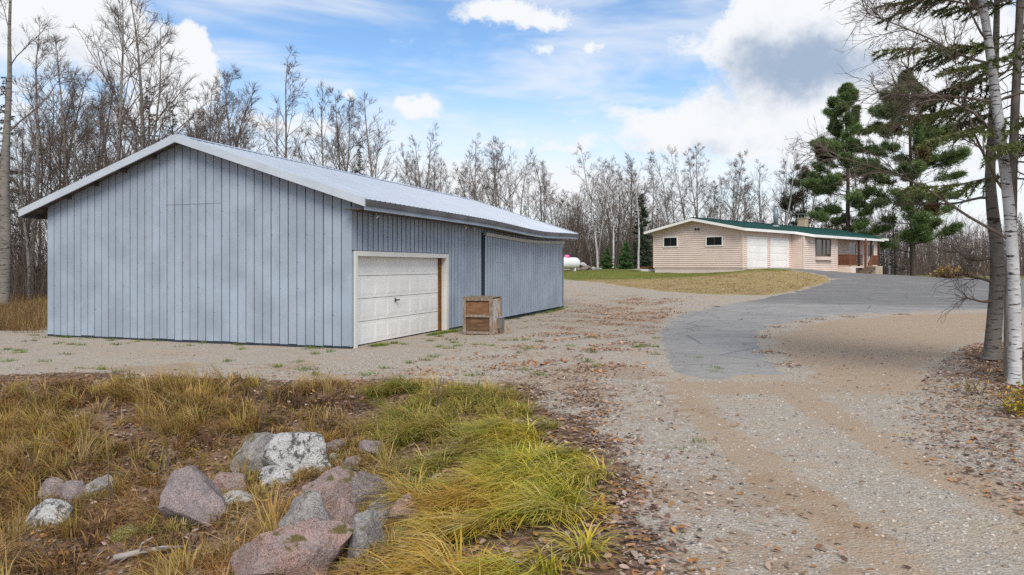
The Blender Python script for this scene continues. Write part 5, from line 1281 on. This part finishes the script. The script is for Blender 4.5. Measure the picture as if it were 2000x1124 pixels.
LEAFC = np.array([(.42, .30, .24), (.36, .25, .21), (.48, .37, .30), (.40, .27, .19), (.20, .105, .062), (.28, .175, .12), (.15, .085, .06), (.33, .235, .18), (.24, .12, .05), (.38, .20, .07), (.20, .14, .12), (.30, .20, .17), (.36, .29, .24), (.12, .07, .05), (.44, .22, .07), (.38, .18, .06), (.34, .17, .08)])
def leaves(name, label, pts, size, seed, lift=.012, cols=LEAFC):
    rng = np.random.default_rng(seed); n = len(pts); z = ground_z(pts[:, 0], pts[:, 1]) + rng.uniform(.002, lift, n)
    s = rng.uniform(*size, n) * rng.uniform(.7, 1.2, n); a = rng.uniform(0, 6.28, n); out = np.array([(-1, 0), (-.45, .55), (.35, .5), (1.05, 0), (.35, -.5), (-.45, -.55)]) * .5
    curl = rng.uniform(-.1, .42, (n, 1)); tx_, ty_ = rng.normal(0, .22, (n, 1)), rng.normal(0, .22, (n, 1))
    lx = out[None, :, 0] * s[:, None]; ly = out[None, :, 1] * s[:, None] * rng.uniform(.7, 1.1, (n, 1)); lz = curl * np.abs(ly) * 1.6 + tx_ * lx + ty_ * ly + curl * .5 * lx ** 2 / s[:, None]; lz -= lz.min(1, keepdims=True)
    ca_, sa__ = np.cos(a)[:, None], np.sin(a)[:, None]
    V = np.stack([pts[:, 0:1] + lx * ca_ - ly * sa__, pts[:, 1:2] + lx * sa__ + ly * ca_, z[:, None] + lz], 2).reshape(-1, 3)
    k = np.arange(n)[:, None, None] * 6; Fc = (k + np.array([[0, 1, 2, 3], [0, 3, 4, 5]])[None]).reshape(-1, 4)
    c = cols[rng.integers(0, len(cols), n)] * rng.uniform(.7, 1.35, (n, 1))
    return tag(obj(name, np_mesh(name, V, Fc, M['leaf'], np.repeat(c, 6, 0))), label, 'leaves', kind='stuff')
rng = np.random.default_rng(99)
edge_d = lambda x, y: np.exp(-((x - .86 - .035 * (y - 6)) / .30) ** 2) * smooth(13.5, 11, y)
leaves('leaf_litter', 'brown fallen leaves drifted along the grass edge', scatter(24000, -.4, 2.6, 3.4, 13.5, lambda x, y: .95 * edge_d(x, y) * smooth(-.45, .25, vnoise(x, y, 1.4, 6)) + .04 * (x < 2.2), rng), (.036, .074), 1, .025)
leaves('leaf_litter', 'dark fallen leaves covering the ditch bank', scatter(30000, -13, .5, 3.4, 12.9, lambda x, y: .62 * smooth(-.4, .3, ditch(x, y)) * (np.abs(x) < .78 * y + 1), rng), (.045, .085), 2, .03, LEAFC)
leaves('leaf_litter', 'fallen leaves under the birches at the right edge', scatter(44000, 3.8, 13, 3.6, 17, lambda x, y: np.clip(.95 * smooth(-.6, .8, x - 3.9 - .42 * (y - 6.3) + .5 * vnoise(x, y, .9, 2)) * (poly_dist(x, y, DIRT) < .15) + .02, 0, 1) * (poly_dist(x, y, drive) < 0), rng), (.036, .072), 3, .025)
leaves('leaf_litter', 'scattered brown leaves over the gravel yard', scatter(60000, -14, 14, 4, 40, lambda x, y: np.clip(.022 + .65 * np.exp(-((y - 12.8) / .7) ** 2) * (x < 1.5) + .55 * smooth(-.05, .4, vnoise(x, y, .9, 12)) * np.exp(-((x - 1.6 - .16 * (y - 14)) / 2.6) ** 2), 0, 1) * (ditch(x, y) < .1), rng), (.032, .068), 4, .014)
leaves('leaf_litter', 'patches of orange-brown leaves in the middle of the yard', scatter(52000, -2, 9, 12.6, 37, lambda x, y: .8 * smooth(.0, .35, vnoise(x, y, 1.2, 41) + .25 * vnoise(x, y, .35, 7)) * np.exp(-((x - 1.2 - .2 * (y - 14)) / 2.4) ** 2) * (poly_dist(x, y, drive) < -.05) * (ditch(x, y) < .1), rng), (.05, .10), 14, .02, LEAFC * np.array([(1.15, .95, .75)]))
leaves('leaf_litter', 'brown leaves strewn over the lawn slope', np.repeat(leaves_lawn, 3, 0) + rng.normal(0, .4, (len(leaves_lawn) * 3, 2)), (.06, .11), 8, .08, LEAFC * 1.1)
leaves('leaf_litter', 'leaves blown along the asphalt edge', np.concatenate([np.array(on_ground(u, v))[None] + rng.normal(0, .16, (60, 2)) for (u, v) in ((1500, 690), (1490, 660), (1520, 640), (1570, 630), (1600, 625), (1270, 640), (1290, 622), (1330, 612), (1400, 600), (1660, 620), (1760, 615), (1540, 715))]), (.05, .09), 5, .04, LEAFC * 1.15)
def pebbles(name, label, pts, size, seed):
    rng = np.random.default_rng(seed); n = len(pts); z = ground_z(pts[:, 0], pts[:, 1]); s = size[0] * (size[1] / size[0]) ** (rng.random(n) ** 2.2)
    o = np.array([(1, 0, 0), (0, 1, 0), (-1, 0, 0), (0, -1, 0), (.7, .7, .5), (-.6, .7, .45), (-.7, -.6, .5), (.6, -.7, .45), (0, 0, .8)], float); a = rng.uniform(0, 6.28, n); v = o[None] * (1 + rng.uniform(-.3, .3, (n, 9, 1))) * s[:, None, None] * .5
    v[..., 1] *= rng.uniform(.6, 1, (n, 1)); v[..., 2] *= rng.uniform(.5, 1, (n, 1)); x = v[..., 0] * np.cos(a)[:, None] - v[..., 1] * np.sin(a)[:, None]; y = v[..., 0] * np.sin(a)[:, None] + v[..., 1] * np.cos(a)[:, None]
    V = np.stack([x + pts[:, 0:1], y + pts[:, 1:2], v[..., 2] + z[:, None] - .002], 2).reshape(-1, 3); f = np.array([[0, 4, 7], [0, 1, 4], [1, 5, 4], [1, 2, 5], [2, 6, 5], [2, 3, 6], [3, 7, 6], [3, 0, 7], [4, 5, 8], [5, 6, 8], [6, 7, 8], [7, 4, 8]])
    Fc = (np.arange(n)[:, None, None] * 9 + f[None]).reshape(-1, 3); g = rng.uniform(.17, .52, (n, 1)); c = g * np.array([(1, .95, .87)]) + (rng.random((n, 1)) < .25) * np.array([(.04, .0, -.03)])
    return tag(obj(name, np_mesh(name, V, Fc, M['pebble'], np.repeat(np.clip(c, .05, .7), 9, 0))), label, 'gravel', kind='stuff')
track = lambda x, y: zone_fields(x, y)['dirt']
gr_keep = lambda x, y: (ditch(x, y) < .1) * np.clip(1.0 - .8 * track(x, y), .1, 1) * (np.abs(x) < .75 * y + .8) * np.clip((7.5 / y) ** 1.6, 0, 1) * (poly_dist(x, y, drive) < 0)
pebbles('gravel', 'loose grey gravel stones on the drive and yard', scatter(130000, -4, 11, 3.5, 16, gr_keep, rng), (.009, .042), 1)
pebbles('gravel', 'loose stones and grit along the asphalt edge', np.concatenate([np.array(on_ground(u, v))[None] + rng.normal(0, .22, (170, 2)) for (u, v) in ((1320, 742), (1300, 715), (1288, 685), (1284, 655), (1360, 745), (1410, 745), (1460, 745), (1500, 742), (1540, 738), (1530, 720), (1505, 695), (1492, 670), (1495, 648))]), (.008, .03), 3)
